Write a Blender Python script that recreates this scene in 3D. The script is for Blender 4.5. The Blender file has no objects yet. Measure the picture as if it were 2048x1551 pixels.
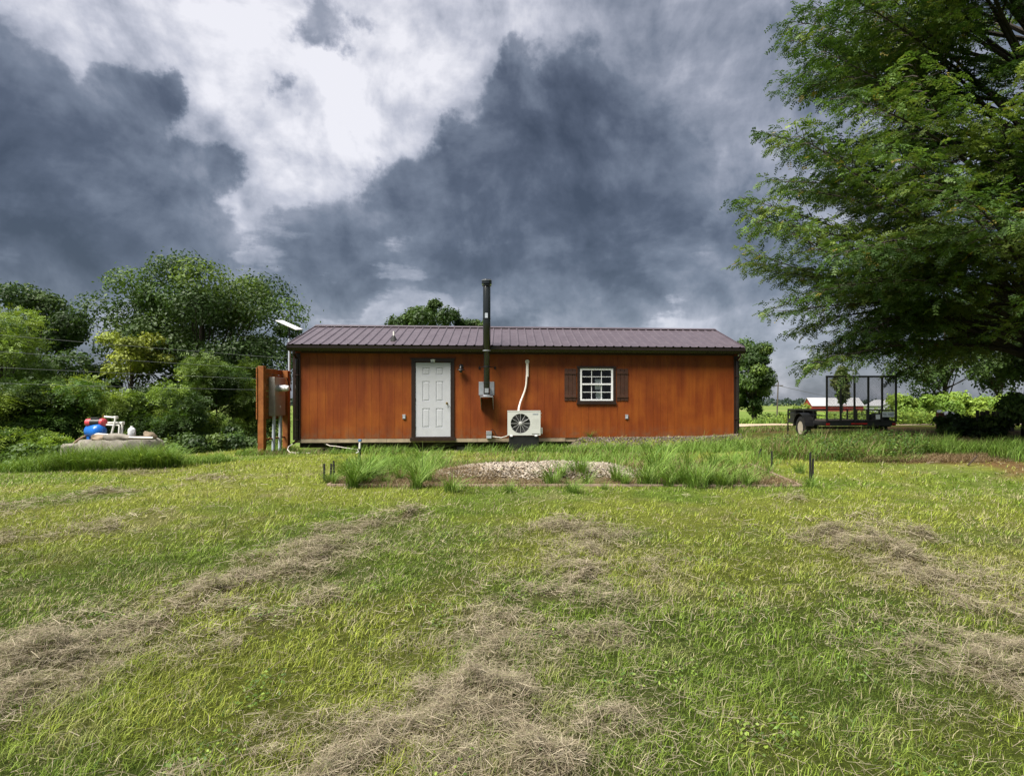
import bpy, math, random
import numpy as np
from mathutils import Vector, Matrix

# ------------------------------------------------------------------ camera
S = bpy.context.scene
FPX, CX, HY, EYE = 1200.0, 1104.0, 806.0, 1.5      # focal length in photo pixels, principal column, horizon row, eye height
cam_d = bpy.data.cameras.new('camera'); cam = bpy.data.objects.new('camera', cam_d)
S.collection.objects.link(cam); S.camera = cam
cam.location = (0, 0, EYE); cam.rotation_euler = (math.radians(90), 0, 0)
cam_d.sensor_width = 36; cam_d.lens = FPX / 2048 * 36
cam_d.shift_x = -(CX - 1024) / 2048; cam_d.shift_y = (HY - 775.5) / 2048
cam_d.clip_start = 0.05; cam_d.clip_end = 12000
S.render.resolution_x = 1024; S.render.resolution_y = 775

# ------------------------------------------------------------------ exposure
S.view_settings.view_transform = 'Standard'; S.view_settings.look = 'None'
S.view_settings.exposure = 1.55; S.view_settings.gamma = 1; S.view_settings.use_curve_mapping = False
EXPO = 2 ** 1.55

# ------------------------------------------------------------------ sun
SUN = Vector((-0.37, -0.37, 0.85)).normalized()
sd = bpy.data.lights.new('sun', 'SUN'); sun = bpy.data.objects.new('sun', sd); S.collection.objects.link(sun)
sd.energy = 3.5; sd.angle = math.radians(38); sd.color = (1.0, 0.95, 0.86)
sun.rotation_euler = SUN.to_track_quat('Z', 'Y').to_euler()

# ------------------------------------------------------------------ sky: daylight behind storm clouds
def s2l(c):
    return tuple(((v / 255) / 12.92 if v / 255 <= 0.04045 else ((v / 255 + 0.055) / 1.055) ** 2.4) for v in c)
def pdir(px, py):
    return Vector(((px - CX) / FPX, 1, (HY - py) / FPX)).normalized()

W = bpy.data.worlds.new('World'); S.world = W; W.use_nodes = True
wt = W.node_tree; wt.nodes.clear()
def wn(t, **k):
    n = wt.nodes.new(t)
    for a, b in k.items(): setattr(n, a, b)
    return n
def wset(sock, v):
    if isinstance(v, bpy.types.NodeSocket): wt.links.new(v, sock)
    else: sock.default_value = v
def wm(op, a, b=0.0, c=None):
    n = wn('ShaderNodeMath', operation=op); wset(n.inputs[0], a); wset(n.inputs[1], b)
    if c is not None: wset(n.inputs[2], c)
    return n.outputs[0]
def wv(op, a, b):
    n = wn('ShaderNodeVectorMath', operation=op); wset(n.inputs[0], a); wset(n.inputs[1], b); return n
def wmap(v, a, b, c, d, mode='SMOOTHSTEP'):
    n = wn('ShaderNodeMapRange', interpolation_type=mode); n.clamp = True
    wset(n.inputs[0], v)
    for i, x in enumerate((a, b, c, d)): wset(n.inputs[1 + i], x)
    return n.outputs[0]
def wnoise(vec, scale, detail=7, rough=0.58, col=False, dist=0.0):
    n = wn('ShaderNodeTexNoise'); wset(n.inputs['Vector'], vec); n.inputs['Scale'].default_value = scale
    n.inputs['Detail'].default_value = detail; n.inputs['Roughness'].default_value = rough
    n.inputs['Distortion'].default_value = dist
    return n.outputs['Color' if col else 'Fac']
dvec = wn('ShaderNodeTexCoord').outputs['Generated']
dnorm = wv('NORMALIZE', dvec, (0, 0, 0)).outputs[0]
warp = wv('SUBTRACT', wnoise(dnorm, 7.0, 6, 0.6, True), (0.5, 0.5, 0.5)).outputs[0]
wsc = wn('ShaderNodeVectorMath', operation='SCALE'); wset(wsc.inputs[0], warp); wsc.inputs['Scale'].default_value = 0.13
dwarp = wv('NORMALIZE', wv('ADD', dnorm, wsc.outputs[0]).outputs[0], (0, 0, 0)).outputs[0]
strat = wv('MULTIPLY', dnorm, (1.0, 1.0, 3.2)).outputs[0]
def blobs(lst, union=True, vec=None):
    out = None
    for b in lst:
        px, py, r = b[:3]; w = b[3] if len(b) > 3 else 1.0
        d = wv('DOT_PRODUCT', dwarp if vec is None else vec, pdir(px, py)).outputs['Value']
        m = wmap(d, math.cos(r / FPX * 0.92), 1.0, 0.0, w, 'LINEAR')
        if out is None: out = m
        elif union: out = wm('SMOOTH_MAX', out, m, 0.18)
        else: out = wm('ADD', out, m)
    return out
n_big = wnoise(dnorm, 5.5, 8, 0.56, dist=0.25)
n_fine = wnoise(dnorm, 15.0, 9, 0.62)
dup = wv('ADD', dnorm, (0.012, 0.0, 0.030)).outputs[0]
n_big2 = wnoise(dup, 5.5, 8, 0.56, dist=0.25)
relief = wm('SUBTRACT', n_big, n_big2)               # tops of the billows face the light
strat = wv('MULTIPLY', dnorm, (1.0, 1.0, 3.6)).outputs[0]
n_str = wnoise(strat, 4.6, 7, 0.58)
zsep = wn('ShaderNodeSeparateXYZ'); wset(zsep.inputs[0], dnorm); dz_ = zsep.outputs[2]
lowf = wmap(dz_, 0.20, 0.36, 1.0, 0.0)
dark_cores = [(-60, 350, 280, 1.0), (40, 240, 150, .95), (170, 300, 150, .95), (272, 190, 85, .95), (330, 335, 140, .95), (430, 310, 90, .8),
              (60, 430, 230, .9), (330, 430, 160, .65), (-420, 360, 340, .8), (640, 20, 95, .50), (700, 70, 90, .42),
              (1040, 190, 105, .95), (1110, 320, 260, 1.2), (940, 330, 165, .95), (820, 390, 130, .8), (1250, 320, 200, .9),
              (1240, 450, 240, 1.05), (980, 455, 210, .85), (1440, 190, 150, .42), (570, 200, 95, .48), (740, 450, 110, .45),
              (1450, 480, 200, .5), (640, 560, 200, .5), (1120, 580, 220, .55), (1480, 60, 140, .35), (960, 250, 90, .45)]
F = wm('ADD', blobs(dark_cores), wm('MULTIPLY', wm('SUBTRACT', n_big, 0.5), 1.0))
F = wm('ADD', F, wm('MULTIPLY', wm('SUBTRACT', n_fine, 0.5), 0.85))
F = wm('SUBTRACT', F, wmap(dz_, 0.08, 0.20, 0.62, 0.0))
F = wm('ADD', F, wm('MULTIPLY', lowf, wm('MULTIPLY_ADD', wm('SUBTRACT', n_str, 0.5), 2.1, 0.31)))
mask = wm('ADD', wm('MULTIPLY', wmap(F, 0.36, 0.58, 0.0, 1.0), 0.6), wm('MULTIPLY', wmap(F, 0.08, 0.72, 0.0, 1.0), 0.4))
core = wmap(F, 0.42, 1.30, 0.0, 1.0, 'LINEAR')
bright = [(660, 190, 540, .25), (330, 90, 430, .13), (880, 110, 330, .14), (560, 330, 260, .10), (840, 120, 120, .12), (690, 160, 110, .10),
          (800, 650, 240, .28), (1330, 660, 320, .28), (220, 620, 330, .16), (1560, 620, 360, .10)]
L = wm('ADD', wm('ADD', 0.50, wm('MULTIPLY', lowf, -0.17)), blobs(bright, False, dnorm))
L = wm('ADD', L, wm('MULTIPLY', wm('SUBTRACT', n_big, 0.5), 0.60))
L = wm('ADD', L, wm('MULTIPLY', wm('SUBTRACT', n_str, 0.5), 0.42))
L = wm('ADD', L, wm('MULTIPLY', relief, 1.3))
L = wm('ADD', L, wm('MULTIPLY', wm('SUBTRACT', n_fine, 0.5), 0.22))
D = wm('ADD', 0.40, wm('MULTIPLY', core, -0.34))
D = wm('ADD', D, wm('MULTIPLY', wm('SUBTRACT', n_str, 0.5), wm('MULTIPLY_ADD', lowf, 0.75, 0.20)))
D = wm('ADD', D, wm('MULTIPLY', relief, 1.5))
D = wm('ADD', D, wm('MULTIPLY', wm('SUBTRACT', n_fine, 0.5), 0.34))
mixf = wn('ShaderNodeMix', data_type='FLOAT'); wset(mixf.inputs[0], mask); wset(mixf.inputs[2], L); wset(mixf.inputs[3], D)
ramp = wn('ShaderNodeValToRGB'); wset(ramp.inputs[0], mixf.outputs[0])
stops = [(0.0, (56, 62, 75)), (0.18, (80, 87, 102)), (0.36, (112, 120, 135)), (0.56, (152, 157, 171)), (0.76, (196, 198, 210)), (0.98, (242, 241, 247))]
cr = ramp.color_ramp
while len(cr.elements) < len(stops): cr.elements.new(0.5)
for e, (p, c) in zip(cr.elements, stops): e.position = p; e.color = (*s2l(c), 1)
sky = wn('ShaderNodeTexSky', sky_type='NISHITA'); sky.sun_disc = False
sky.sun_elevation = math.asin(SUN.z); sky.sun_rotation = math.atan2(SUN.x, SUN.y)
BG = 0.1
scl = wn('ShaderNodeVectorMath', operation='SCALE'); wset(scl.inputs[0], ramp.outputs[0]); scl.inputs['Scale'].default_value = 1.0 / (BG * EXPO)
mx = wn('ShaderNodeMix', data_type='RGBA'); mx.inputs[0].default_value = 0.94
wset(mx.inputs[6], sky.outputs[0]); wset(mx.inputs[7], scl.outputs[0])
bg = wn('ShaderNodeBackground'); wset(bg.inputs[0], mx.outputs[2]); bg.inputs[1].default_value = BG
wo = wn('ShaderNodeOutputWorld'); wset(wo.inputs[0], bg.outputs[0])

# ------------------------------------------------------------------ helpers
rng = np.random.default_rng(7); random.seed(7)
COL = S.collection
def _hash(ix, iy, seed):
    n = (ix.astype(np.int64) * 374761393 + iy.astype(np.int64) * 668265263 + seed * 974634777) & 0x7fffffff
    n = ((n ^ (n >> 13)) * 1274126177) & 0x7fffffff
    return ((n ^ (n >> 16)) & 0xffff) / 65535.0
def vnoise(x, y, seed=0):
    x = np.asarray(x, float); y = np.asarray(y, float)
    ix = np.floor(x); iy = np.floor(y); fx = x - ix; fy = y - iy
    fx = fx * fx * (3 - 2 * fx); fy = fy * fy * (3 - 2 * fy)
    a = _hash(ix, iy, seed); b = _hash(ix + 1, iy, seed); c = _hash(ix, iy + 1, seed); d = _hash(ix + 1, iy + 1, seed)
    return (a * (1 - fx) + b * fx) * (1 - fy) + (c * (1 - fx) + d * fx) * fy
def fbm(x, y, seed=0, o=4):
    v = 0; a = 0.5; t = 0
    for i in range(o):
        v = v + a * vnoise(x * 2 ** i, y * 2 ** i, seed + i * 17); t += a; a *= 0.55
    return v / t
def sm(t):
    t = np.clip(t, 0, 1); return t * t * (3 - 2 * t)

def gz0(x, y):
    x = np.asarray(x, float); y = np.asarray(y, float)
    b = np.interp(y, [-60, 3, 5, 10, 16, 20, 30, 60, 120, 240, 600, 6000], [0, 0, .03, .16, .28, .33, .35, -.1, -.9, -1.7, -2.6, -2.6])
    b = b - 0.022 * np.clip(-x - 5, 0, 12) * sm((y - 3) / 6)
    b = b + 0.05 * np.clip(x - 4, 0, 5) * sm((y - 9) / 6) * (1 - sm((y - 22) / 14))
    ye = np.interp(x, [-40, -16, -12, -9.2, -7.6, -6.5, -4, 1, 3], [9, 11.6, 13.3, 15.4, 18, 22, 27, 34, 80])
    b = b - 2.3 * sm((y - ye) / 7) * (1 - sm((y - 60) / 150)) * (1 - sm((x - 0) / 3))
    u = (x + 6.92) * 0.9969 + (y - 16.1) * 0.0784; v = -(x + 6.92) * 0.0784 + (y - 16.1) * 0.9969
    b = b - 0.11 * sm((v + 1.3) / 1.0) * (1 - sm((v - 4.5) / 1)) * sm((u + 1.0) / 1.2) * (1 - sm((u - 5.6) / 2))
    return b
def hit(px, py, zoff=0.0):
    k = (px - CX) / FPX; m = (HY - py) / FPX
    t = np.concatenate([np.linspace(1, 60, 6000), np.linspace(60.1, 900, 6000)])
    d = EYE + m * t - gz0(k * t, t) - zoff
    i = np.argmax(d <= 0) if (d <= 0).any() else len(t) - 1
    return float(k * t[i]), float(t[i])
def at(px, py, D):                       # a point on the photo ray at depth D
    return Vector(((px - CX) / FPX * D, D, EYE + (HY - py) / FPX * D))

# hay windrows raked over the lawn: polylines of photo points on the ground, width in metres, strength
rows_px = [([(-120, 1440), (60, 1345), (200, 1285), (330, 1225), (470, 1165), (560, 1140)], .30, 1.15),
           ([(470, 1160), (620, 1105), (760, 1055), (830, 1030)], .34, .80),
           ([(-60, 1420), (90, 1405), (200, 1375), (330, 1330), (480, 1270), (640, 1190)], .13, .55),
           ([(640, 1600), (760, 1530), (880, 1440), (960, 1370), (1050, 1290), (1130, 1205), (1190, 1130), (1190, 1075), (1150, 1050)], .32, .85),
           ([(960, 1330), (1120, 1290), (1250, 1275)], .22, .75), ([(700, 1470), (620, 1540)], .3, .5), ([(1000, 1450), (1130, 1520)], .3, .75),
           ([(1690, 1065), (1800, 1100), (1860, 1160), (1960, 1210), (2080, 1265)], .34, .95),
           ([(1780, 1060), (1880, 1090)], .2, .7), ([(1880, 1290), (1990, 1330), (2080, 1390)], .28, .7),
           ([(-80, 1030), (60, 1005), (190, 990)], .40, .8), ([(-80, 1085), (60, 1080), (190, 1060), (330, 1030)], .32, .5),
           ([(230, 940), (330, 950), (450, 960)], .4, .32), ([(1600, 1000), (1720, 1030)], .4, .35)]
rows = []
for pts, w, s in rows_px:
    rows.append((np.array([hit(*p) for p in pts]), w, s))
def hayval(x, y):
    x = np.asarray(x, float); y = np.asarray(y, float)
    wx = x + (fbm(x * 1.3, y * 1.3, 5) - .5) * .75; wy = y + (fbm(x * 1.3, y * 1.3, 9) - .5) * .75
    v = np.zeros_like(x)
    for P, w, s in rows:
        d2 = np.full_like(x, 1e9)
        for a, b in zip(P[:-1], P[1:]):
            ab = b - a; t = np.clip(((wx - a[0]) * ab[0] + (wy - a[1]) * ab[1]) / (ab @ ab + 1e-9), 0, 1)
            d2 = np.minimum(d2, (wx - a[0] - t * ab[0]) ** 2 + (wy - a[1] - t * ab[1]) ** 2)
        v = np.maximum(v, s * np.exp(-np.sqrt(d2 + 1e-6) / (w * .95)) * 1.25)
    n = fbm(x * 1.5, y * 1.5, 31); n2 = fbm(x * 4.6, y * 4.6, 37)
    return np.clip(v * .85 * (0.35 + .75 * sm((n - .36) / .26)) * (.30 + 1.05 * sm((n2 - .34) / .3)) - 0.03, 0, 1.2)
BED = (-3.65, 4.05, 9.75, 12.7)            # garden bed x0,x1,y0,y1
def moundval(x, y):                        # gravel mound in the bed
    return sm(1.25 * (1 - ((x + 0.15) / 2.4) ** 2 - ((y - 11.15) / 1.15) ** 2) + .35 * (fbm(x * 2, y * 2, 77) - .5))
def gz(x, y):
    x = np.asarray(x, float); y = np.asarray(y, float)
    b = gz0(x, y) + 0.035 * (fbm(x * 1.1, y * 1.1, 3) - .5) * (np.abs(x) < 40)
    b = b + 0.085 * hayval(x, y) * (.15 + sm((fbm(x * 3.6, y * 3.6, 41) - .36) / .3))
    b = b + 0.15 * moundval(x, y) * (.55 + .9 * fbm(x * 1.3, y * 1.3, 78))
    # gravel banked against the right half of the shed's base
    u = (x + 6.92) * 0.9969 + (y - 16.1) * 0.0784; v = -(x + 6.92) * 0.0784 + (y - 16.1) * 0.9969
    b = b + (0.56 - 0.30) * sm((v + .62) / .5) * (1 - sm((v - .5) / 1)) * sm((u - 7.3) / .5) * (1 - sm((u - 12.3) / .5))
    return b
def gh(x, y): return float(gz(np.array([x]), np.array([y]))[0])

class MB:
    def __init__(s): s.v = []; s.f = []
    def add(s, vs, fs):
        o = len(s.v); s.v += [tuple(map(float, p)) for p in vs]; s.f += [tuple(i + o for i in f) for f in fs]; return s
    def box(s, x0, x1, y0, y1, z0, z1, M=None):
        vs = [Vector((x, y, z)) for z in (z0, z1) for y in (y0, y1) for x in (x0, x1)]
        if M is not None: vs = [M @ p for p in vs]
        return s.add(vs, [(0, 2, 3, 1), (4, 5, 7, 6), (0, 1, 5, 4), (2, 6, 7, 3), (0, 4, 6, 2), (1, 3, 7, 5)])
    def tube(s, pts, r, n=8, cap=True):
        pts = [Vector(p) for p in pts]; rs = r if isinstance(r, (list, tuple)) else [r] * len(pts)
        rings = []; o = len(s.v); prev = None
        for i, p in enumerate(pts):
            t = (pts[min(i + 1, len(pts) - 1)] - pts[max(i - 1, 0)]).normalized()
            if prev is None:
                a = Vector((0, 0, 1)) if abs(t.z) < .9 else Vector((1, 0, 0)); x = t.cross(a).normalized()
            else: x = (prev - t * prev.dot(t)).normalized()
            prev = x; y = t.cross(x)
            s.v += [tuple(p + (x * math.cos(2 * math.pi * k / n) + y * math.sin(2 * math.pi * k / n)) * rs[i]) for k in range(n)]
        for i in range(len(pts) - 1):
            for k in range(n):
                a = o + i * n + k; b = o + i * n + (k + 1) % n; s.f.append((a, b, b + n, a + n))
        if cap:
            s.f.append(tuple(o + k for k in reversed(range(n)))); s.f.append(tuple(o + (len(pts) - 1) * n + k for k in range(n)))
        return s
    def lathe(s, prof, c=(0, 0, 0), n=20, M=None, cap=True):
        o = len(s.v); M = M or Matrix.Identity(4); c = Vector(c)
        for r, z in prof:
            for k in range(n):
                a = 2 * math.pi * k / n; s.v.append(tuple(c + (M @ Vector((r * math.cos(a), r * math.sin(a), z)))))
        for i in range(len(prof) - 1):
            for k in range(n):
                a = o + i * n + k; b = o + i * n + (k + 1) % n; s.f.append((a, b, b + n, a + n))
        if cap: s.f.append(tuple(o + k for k in reversed(range(n)))); s.f.append(tuple(o + (len(prof) - 1) * n + k for k in range(n)))
        return s
    def prism(s, poly, axis, a0, a1, M=None):     # poly in the two other axes, extruded along axis
        def mk(p, t):
            q = {'x': (t, p[0], p[1]), 'y': (p[0], t, p[1]), 'z': (p[0], p[1], t)}[axis]
            q = Vector(q); return M @ q if M is not None else q
        n = len(poly)
        return s.add([mk(p, a0) for p in poly] + [mk(p, a1) for p in poly],
                     [tuple(reversed(range(n))), tuple(range(n, 2 * n))] + [(i, (i + 1) % n, (i + 1) % n + n, i + n) for i in range(n)])
    def mesh(s, name, mat):
        m = bpy.data.meshes.new(name); m.from_pydata(s.v, [], s.f); m.update()
        import bmesh
        b = bmesh.new(); b.from_mesh(m); bmesh.ops.recalc_face_normals(b, faces=b.faces); b.to_mesh(m); b.free()
        m.materials.append(mat); return m
    def build(s, name, mat, parent=None, bevel=0.0, smooth=False):
        m = s.mesh(name, mat); o = link(name, m, parent)
        if smooth: shade(o)
        if bevel:
            md = o.modifiers.new('bevel', 'BEVEL'); md.width = bevel; md.segments = 2; md.limit_method = 'ANGLE'; md.angle_limit = math.radians(40)
        return o
def shade(o, ang=40):
    for p in o.data.polygons: p.use_smooth = True
    try: o.data.set_sharp_from_angle(angle=math.radians(ang))
    except Exception: pass
def link(name, data, parent=None):
    o = bpy.data.objects.new(name, data); COL.objects.link(o)
    if parent is not None: o.parent = parent
    return o
def tag(o, label=None, cat=None, group=None, kind=None):
    if label: o['label'] = label
    if cat: o['category'] = cat
    if group: o['group'] = group
    if kind: o['kind'] = kind
    return o
def thing(name, label, cat, loc=(0, 0, 0), rz=0.0, group=None):
    o = link(name, None); o.location = loc; o.rotation_euler = (0, 0, rz); o.empty_display_size = .1
    return tag(o, label, cat, group)
def arrays(name, V, T, mat, colors=None, parent=None, smooth=False):
    V = np.asarray(V, np.float32).reshape(-1, 3); T = np.asarray(T, np.int32).reshape(-1, 3)
    m = bpy.data.meshes.new(name); m.vertices.add(len(V)); m.vertices.foreach_set('co', V.ravel())
    m.loops.add(T.size); m.loops.foreach_set('vertex_index', T.ravel())
    m.polygons.add(len(T)); m.polygons.foreach_set('loop_start', np.arange(0, T.size, 3, dtype=np.int32))
    if smooth: m.polygons.foreach_set('use_smooth', np.ones(len(T), bool))
    m.update(calc_edges=True)
    if colors is not None:
        a = m.color_attributes.new('tint', 'FLOAT_COLOR', 'POINT')
        c = np.ones((len(V), 4), np.float32); c[:, :3] = colors; a.data.foreach_set('color', c.ravel())
    m.materials.append(mat)
    return link(name, m, parent)

# ------------------------------------------------------------------ materials
MATS = {}
class Nt:
    def __init__(s, name):
        s.m = bpy.data.materials.new(name); s.m.use_nodes = True; s.t = s.m.node_tree; s.t.nodes.clear()
        s.out = s.n('ShaderNodeOutputMaterial'); MATS[name] = s.m
    def n(s, t, **k):
        n = s.t.nodes.new(t)
        for a, b in k.items(): setattr(n, a, b)
        return n
    def set(s, sock, v):
        if isinstance(v, bpy.types.NodeSocket): s.t.links.new(v, sock)
        else: sock.default_value = v
    def noise(s, scale, detail=4, rough=.55, vec=None, stretch=None, dist=0):
        if vec is None: vec = s.n('ShaderNodeTexCoord').outputs['Object']
        if stretch:
            mp = s.n('ShaderNodeMapping'); s.set(mp.inputs[0], vec); mp.inputs['Scale'].default_value = stretch; vec = mp.outputs[0]
        n = s.n('ShaderNodeTexNoise'); s.set(n.inputs['Vector'], vec); n.inputs['Scale'].default_value = scale
        n.inputs['Detail'].default_value = detail; n.inputs['Roughness'].default_value = rough; n.inputs['Distortion'].default_value = dist
        return n.outputs['Fac']
    def ramp(s, fac, stops):
        r = s.n('ShaderNodeValToRGB'); s.set(r.inputs[0], fac); e = r.color_ramp.elements
        while len(e) < len(stops): e.new(.5)
        for q, (p, c) in zip(e, stops): q.position = p; q.color = (*c, 1)
        return r.outputs[0]
    def mix(s, f, a, b, mode='MIX'):
        n = s.n('ShaderNodeMix', data_type='RGBA', blend_type=mode); s.set(n.inputs[0], f)
        s.set(n.inputs[6], a if not isinstance(a, tuple) else (*a[:3], 1)); s.set(n.inputs[7], b if not isinstance(b, tuple) else (*b[:3], 1))
        return n.outputs[2]
    def bump(s, h, strength=.3, dist=.01):
        b = s.n('ShaderNodeBump'); s.set(b.inputs['Height'], h); b.inputs['Strength'].default_value = strength; b.inputs['Distance'].default_value = dist
        return b.outputs[0]
    def bsdf(s, col, rough=.6, metal=0, spec=.5, normal=None, coat=0):
        b = s.n('ShaderNodeBsdfPrincipled'); s.set(b.inputs['Base Color'], col if not isinstance(col, tuple) else (*col[:3], 1))
        s.set(b.inputs['Roughness'], rough); b.inputs['Metallic'].default_value = metal; b.inputs['Specular IOR Level'].default_value = spec
        if coat: b.inputs['Coat Weight'].default_value = coat; b.inputs['Coat Roughness'].default_value = .15
        if normal is not None: s.set(b.inputs['Normal'], normal)
        s.set(s.out.inputs[0], b.outputs[0]); return s.m
def plain(name, c, rough=.6, metal=0, var=.18, scale=6, bump=.15, spec=.5, dirt=None):
    t = Nt(name); n = t.noise(scale, 6, .6)
    a = tuple(min(1, v * (1 + var)) for v in c); b = tuple(v * (1 - var) for v in c)
    col = t.ramp(n, [(.3, b), (.7, a)])
    if dirt:
        d = t.noise(2.3, 7, .68); f = t.ramp(d, [(.5, (0, 0, 0)), (.72, (1, 1, 1))]); col = t.mix(f, col, dirt)
    r = t.ramp(t.noise(scale * 3, 3), [(.3, (rough * .85,) * 3), (.7, (min(1, rough * 1.12),) * 3)])
    return t.bsdf(col, r, metal, spec, t.bump(t.noise(scale * 8, 4), bump, .004))
def leafmat(name, trans=.35, rough=.55, spec=.35):
    t = Nt(name); a = t.n('ShaderNodeAttribute', attribute_name='tint').outputs['Color']
    b = t.n('ShaderNodeBsdfPrincipled'); t.set(b.inputs['Base Color'], a); b.inputs['Roughness'].default_value = rough; b.inputs['Specular IOR Level'].default_value = spec
    tr = t.n('ShaderNodeBsdfTranslucent'); t.set(tr.inputs[0], t.mix(1.0, a, (1.0, 1.0, .55), 'MULTIPLY'))
    mx = t.n('ShaderNodeMixShader'); mx.inputs[0].default_value = trans; t.set(mx.inputs[1], b.outputs[0]); t.set(mx.inputs[2], tr.outputs[0])
    t.set(t.out.inputs[0], mx.outputs[0]); return t.m

t = Nt('stained_siding')
n1 = t.noise(1.0, 6, .6, stretch=(4.2, 4.2, .55)); n2 = t.noise(1.0, 7, .65, stretch=(22, 22, 1.6)); n3 = t.noise(1.1, 5, .6)
c = t.ramp(n1, [(.30, (.135, .025, .0032)), (.50, (.195, .041, .0045)), (.70, (.250, .066, .0068))])
c = t.mix(t.ramp(n2, [(.35, (0, 0, 0)), (.75, (.55, .55, .55))]), c, (.135, .024, .003))
c = t.mix(t.ramp(n3, [(.45, (0, 0, 0)), (.75, (.42, .42, .42))]), c, (.35, .105, .011))
sx = t.n('ShaderNodeSeparateXYZ'); t.set(sx.inputs[0], t.n('ShaderNodeTexCoord').outputs['Object'])
mr = t.n('ShaderNodeMapRange'); t.set(mr.inputs[0], sx.outputs[2]); mr.inputs[1].default_value = .38; mr.inputs[2].default_value = 0.0
sp = t.n('ShaderNodeMath', operation='MULTIPLY'); t.set(sp.inputs[0], mr.outputs[0]); t.set(sp.inputs[1], t.ramp(t.noise(6, 7, .7), [(.42, (0, 0, 0)), (.70, (.75, .75, .75))]))
c = t.mix(sp.outputs[0], c, (.13, .085, .05))
t.bsdf(c, .55, 0, .3, t.bump(t.noise(1.0, 6, .7, stretch=(60, 60, 5)), .35, .004))
plain('trim_brown', (.020, .009, .006), .42, 0, .2, 5)
plain('frieze_brown', (.030, .010, .005), .5, 0, .2, 5)
plain('gutter_brown', (.016, .010, .009), .28, 0, .2, 5, .05)
t = Nt('roof_metal')
c = t.ramp(t.noise(3, 6, .6), [(.3, (.066, .050, .062)), (.7, (.098, .078, .093))])
t.bsdf(c, t.ramp(t.noise(9, 4), [(.3, (.36,) * 3), (.7, (.5,) * 3)]), .0, .55, t.bump(t.noise(40, 3), .08, .003))
plain('shutter_brown', (.050, .018, .009), .55, 0, .3, 7)
plain('door_white', (.45, .46, .50), .5, 0, .05, 5, .12)
plain('vinyl_white', (.78, .78, .80), .4, 0, .04, 5, .05)
plain('ac_white', (.52, .53, .50), .4, 0, .05, 4, .05)
plain('grille_grey', (.42, .42, .41), .45)
plain('black_plastic', (.012, .012, .013), .42)
plain('fan_dark', (.045, .045, .046), .5)
plain('black_steel', (.010, .010, .011), .38, 0, .3, 8, .1)
t = Nt('flue_black'); t.bsdf((.010, .012, .010), .16, .0, .7, t.bump(t.noise(5, 2), .03, .003), coat=.3)
plain('galvanised', (.46, .48, .52), .38, .65, .15, 9)
plain('conduit_grey', (.40, .44, .50), .45, 0, .12, 9)
plain('meter_box_grey', (.33, .31, .29), .36, .25, .12, 7)
plain('pale_wood', (.30, .24, .165), .8, 0, .3, 4, .4)
plain('dark_wood', (.045, .028, .018), .85, 0, .35, 5, .5)
plain('bed_timber', (.27, .20, .15), .85, 0, .3, 5, .5)
t = Nt('rack_cedar'); n = t.noise(1.0, 6, .6, stretch=(5, 5, 5), dist=.6)
t.bsdf(t.ramp(n, [(.25, (.13, .036, .008)), (.5, (.23, .075, .016)), (.75, (.31, .115, .028))]), .6, 0, .35, t.bump(n, .3, .005))
plain('pvc_white', (.70, .69, .65), .4, 0, .08, 7, .05)
plain('line_cover', (.74, .68, .62), .5, 0, .08, 7, .05)
plain('pump_blue', (.012, .13, .50), .28, 0, .15, 5, .05)
plain('pump_red', (.48, .055, .07), .38, 0, .15, 5, .05)
plain('concrete', (.215, .195, .165), .9, 0, .35, 5, 1.0, dirt=(.075, .065, .042))
plain('rock_tan', (.24, .185, .13), .92, 0, .3, 6, .8)
plain('jug_white', (.62, .63, .66), .45, 0, .05)
plain('hose_tan', (.16, .09, .05), .6)
plain('brass', (.36, .24, .06), .3, .9)
plain('dish_white', (.74, .74, .74), .4, 0, .04)
plain('wire_grey', (.26, .27, .28), .45)
plain('rubber', (.012, .012, .012), .75)
plain('rim_cream', (.46, .41, .33), .5, 0, .15)
plain('rust', (.105, .034, .018), .85, 0, .4, 8, .6)
plain('lamp_red', (.34, .010, .008), .25)
plain('deck_wood', (.10, .075, .055), .85, 0, .3, 5, .4)
plain('barn_red', (.30, .038, .035), .7, 0, .15, .6)
plain('barn_roof', (.40, .40, .42), .4, .1, .08, .5)
plain('house_white', (.62, .64, .66), .7, 0, .05, 1)
plain('bark', (.040, .032, .024), .95, 0, .35, 9, 1.0)
plain('bark_pale', (.095, .080, .058), .95, 0, .3, 9, 1.0)
plain('weathered_plank', (.075, .062, .050), .9, 0, .35, 6, .6)
plain('stake_black', (.010, .010, .009), .7)
plain('valve_blue', (.05, .13, .28), .5)
plain('lid_grey', (.22, .24, .28), .5)
plain('paper', (.62, .66, .68), .8, 0, .05)
plain('interior', (.025, .022, .02), .9)
plain('copper_wire', (.20, .12, .06), .5)
plain('plate_white', (.62, .68, .72), .4, 0, .04)
plain('plate_ink', (.05, .09, .16), .5)
plain('lane_gravel', (.40, .31, .22), .95, 0, .3, 2.2, .8)
plain('skid_dark', (.030, .022, .018), .9)
t = Nt('glass'); g = t.n('ShaderNodeBsdfGlass'); g.inputs['IOR'].default_value = 1.45; g.inputs['Roughness'].default_value = 0
tr = t.n('ShaderNodeBsdfTransparent'); gl = t.n('ShaderNodeBsdfGlossy'); gl.inputs['Roughness'].default_value = .02
fr = t.n('ShaderNodeFresnel'); fr.inputs[0].default_value = 1.35
mxs = t.n('ShaderNodeMixShader'); t.set(mxs.inputs[0], fr.outputs[0]); t.set(mxs.inputs[1], tr.outputs[0]); t.set(mxs.inputs[2], gl.outputs[0]); t.set(t.out.inputs[0], mxs.outputs[0])
leafmat('leaf'); leafmat('grass_blade', .25, .6, .25); leafmat('straw', .12, .7, .2); leafmat('stone_tint', 0.0, .9, .2)
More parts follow.
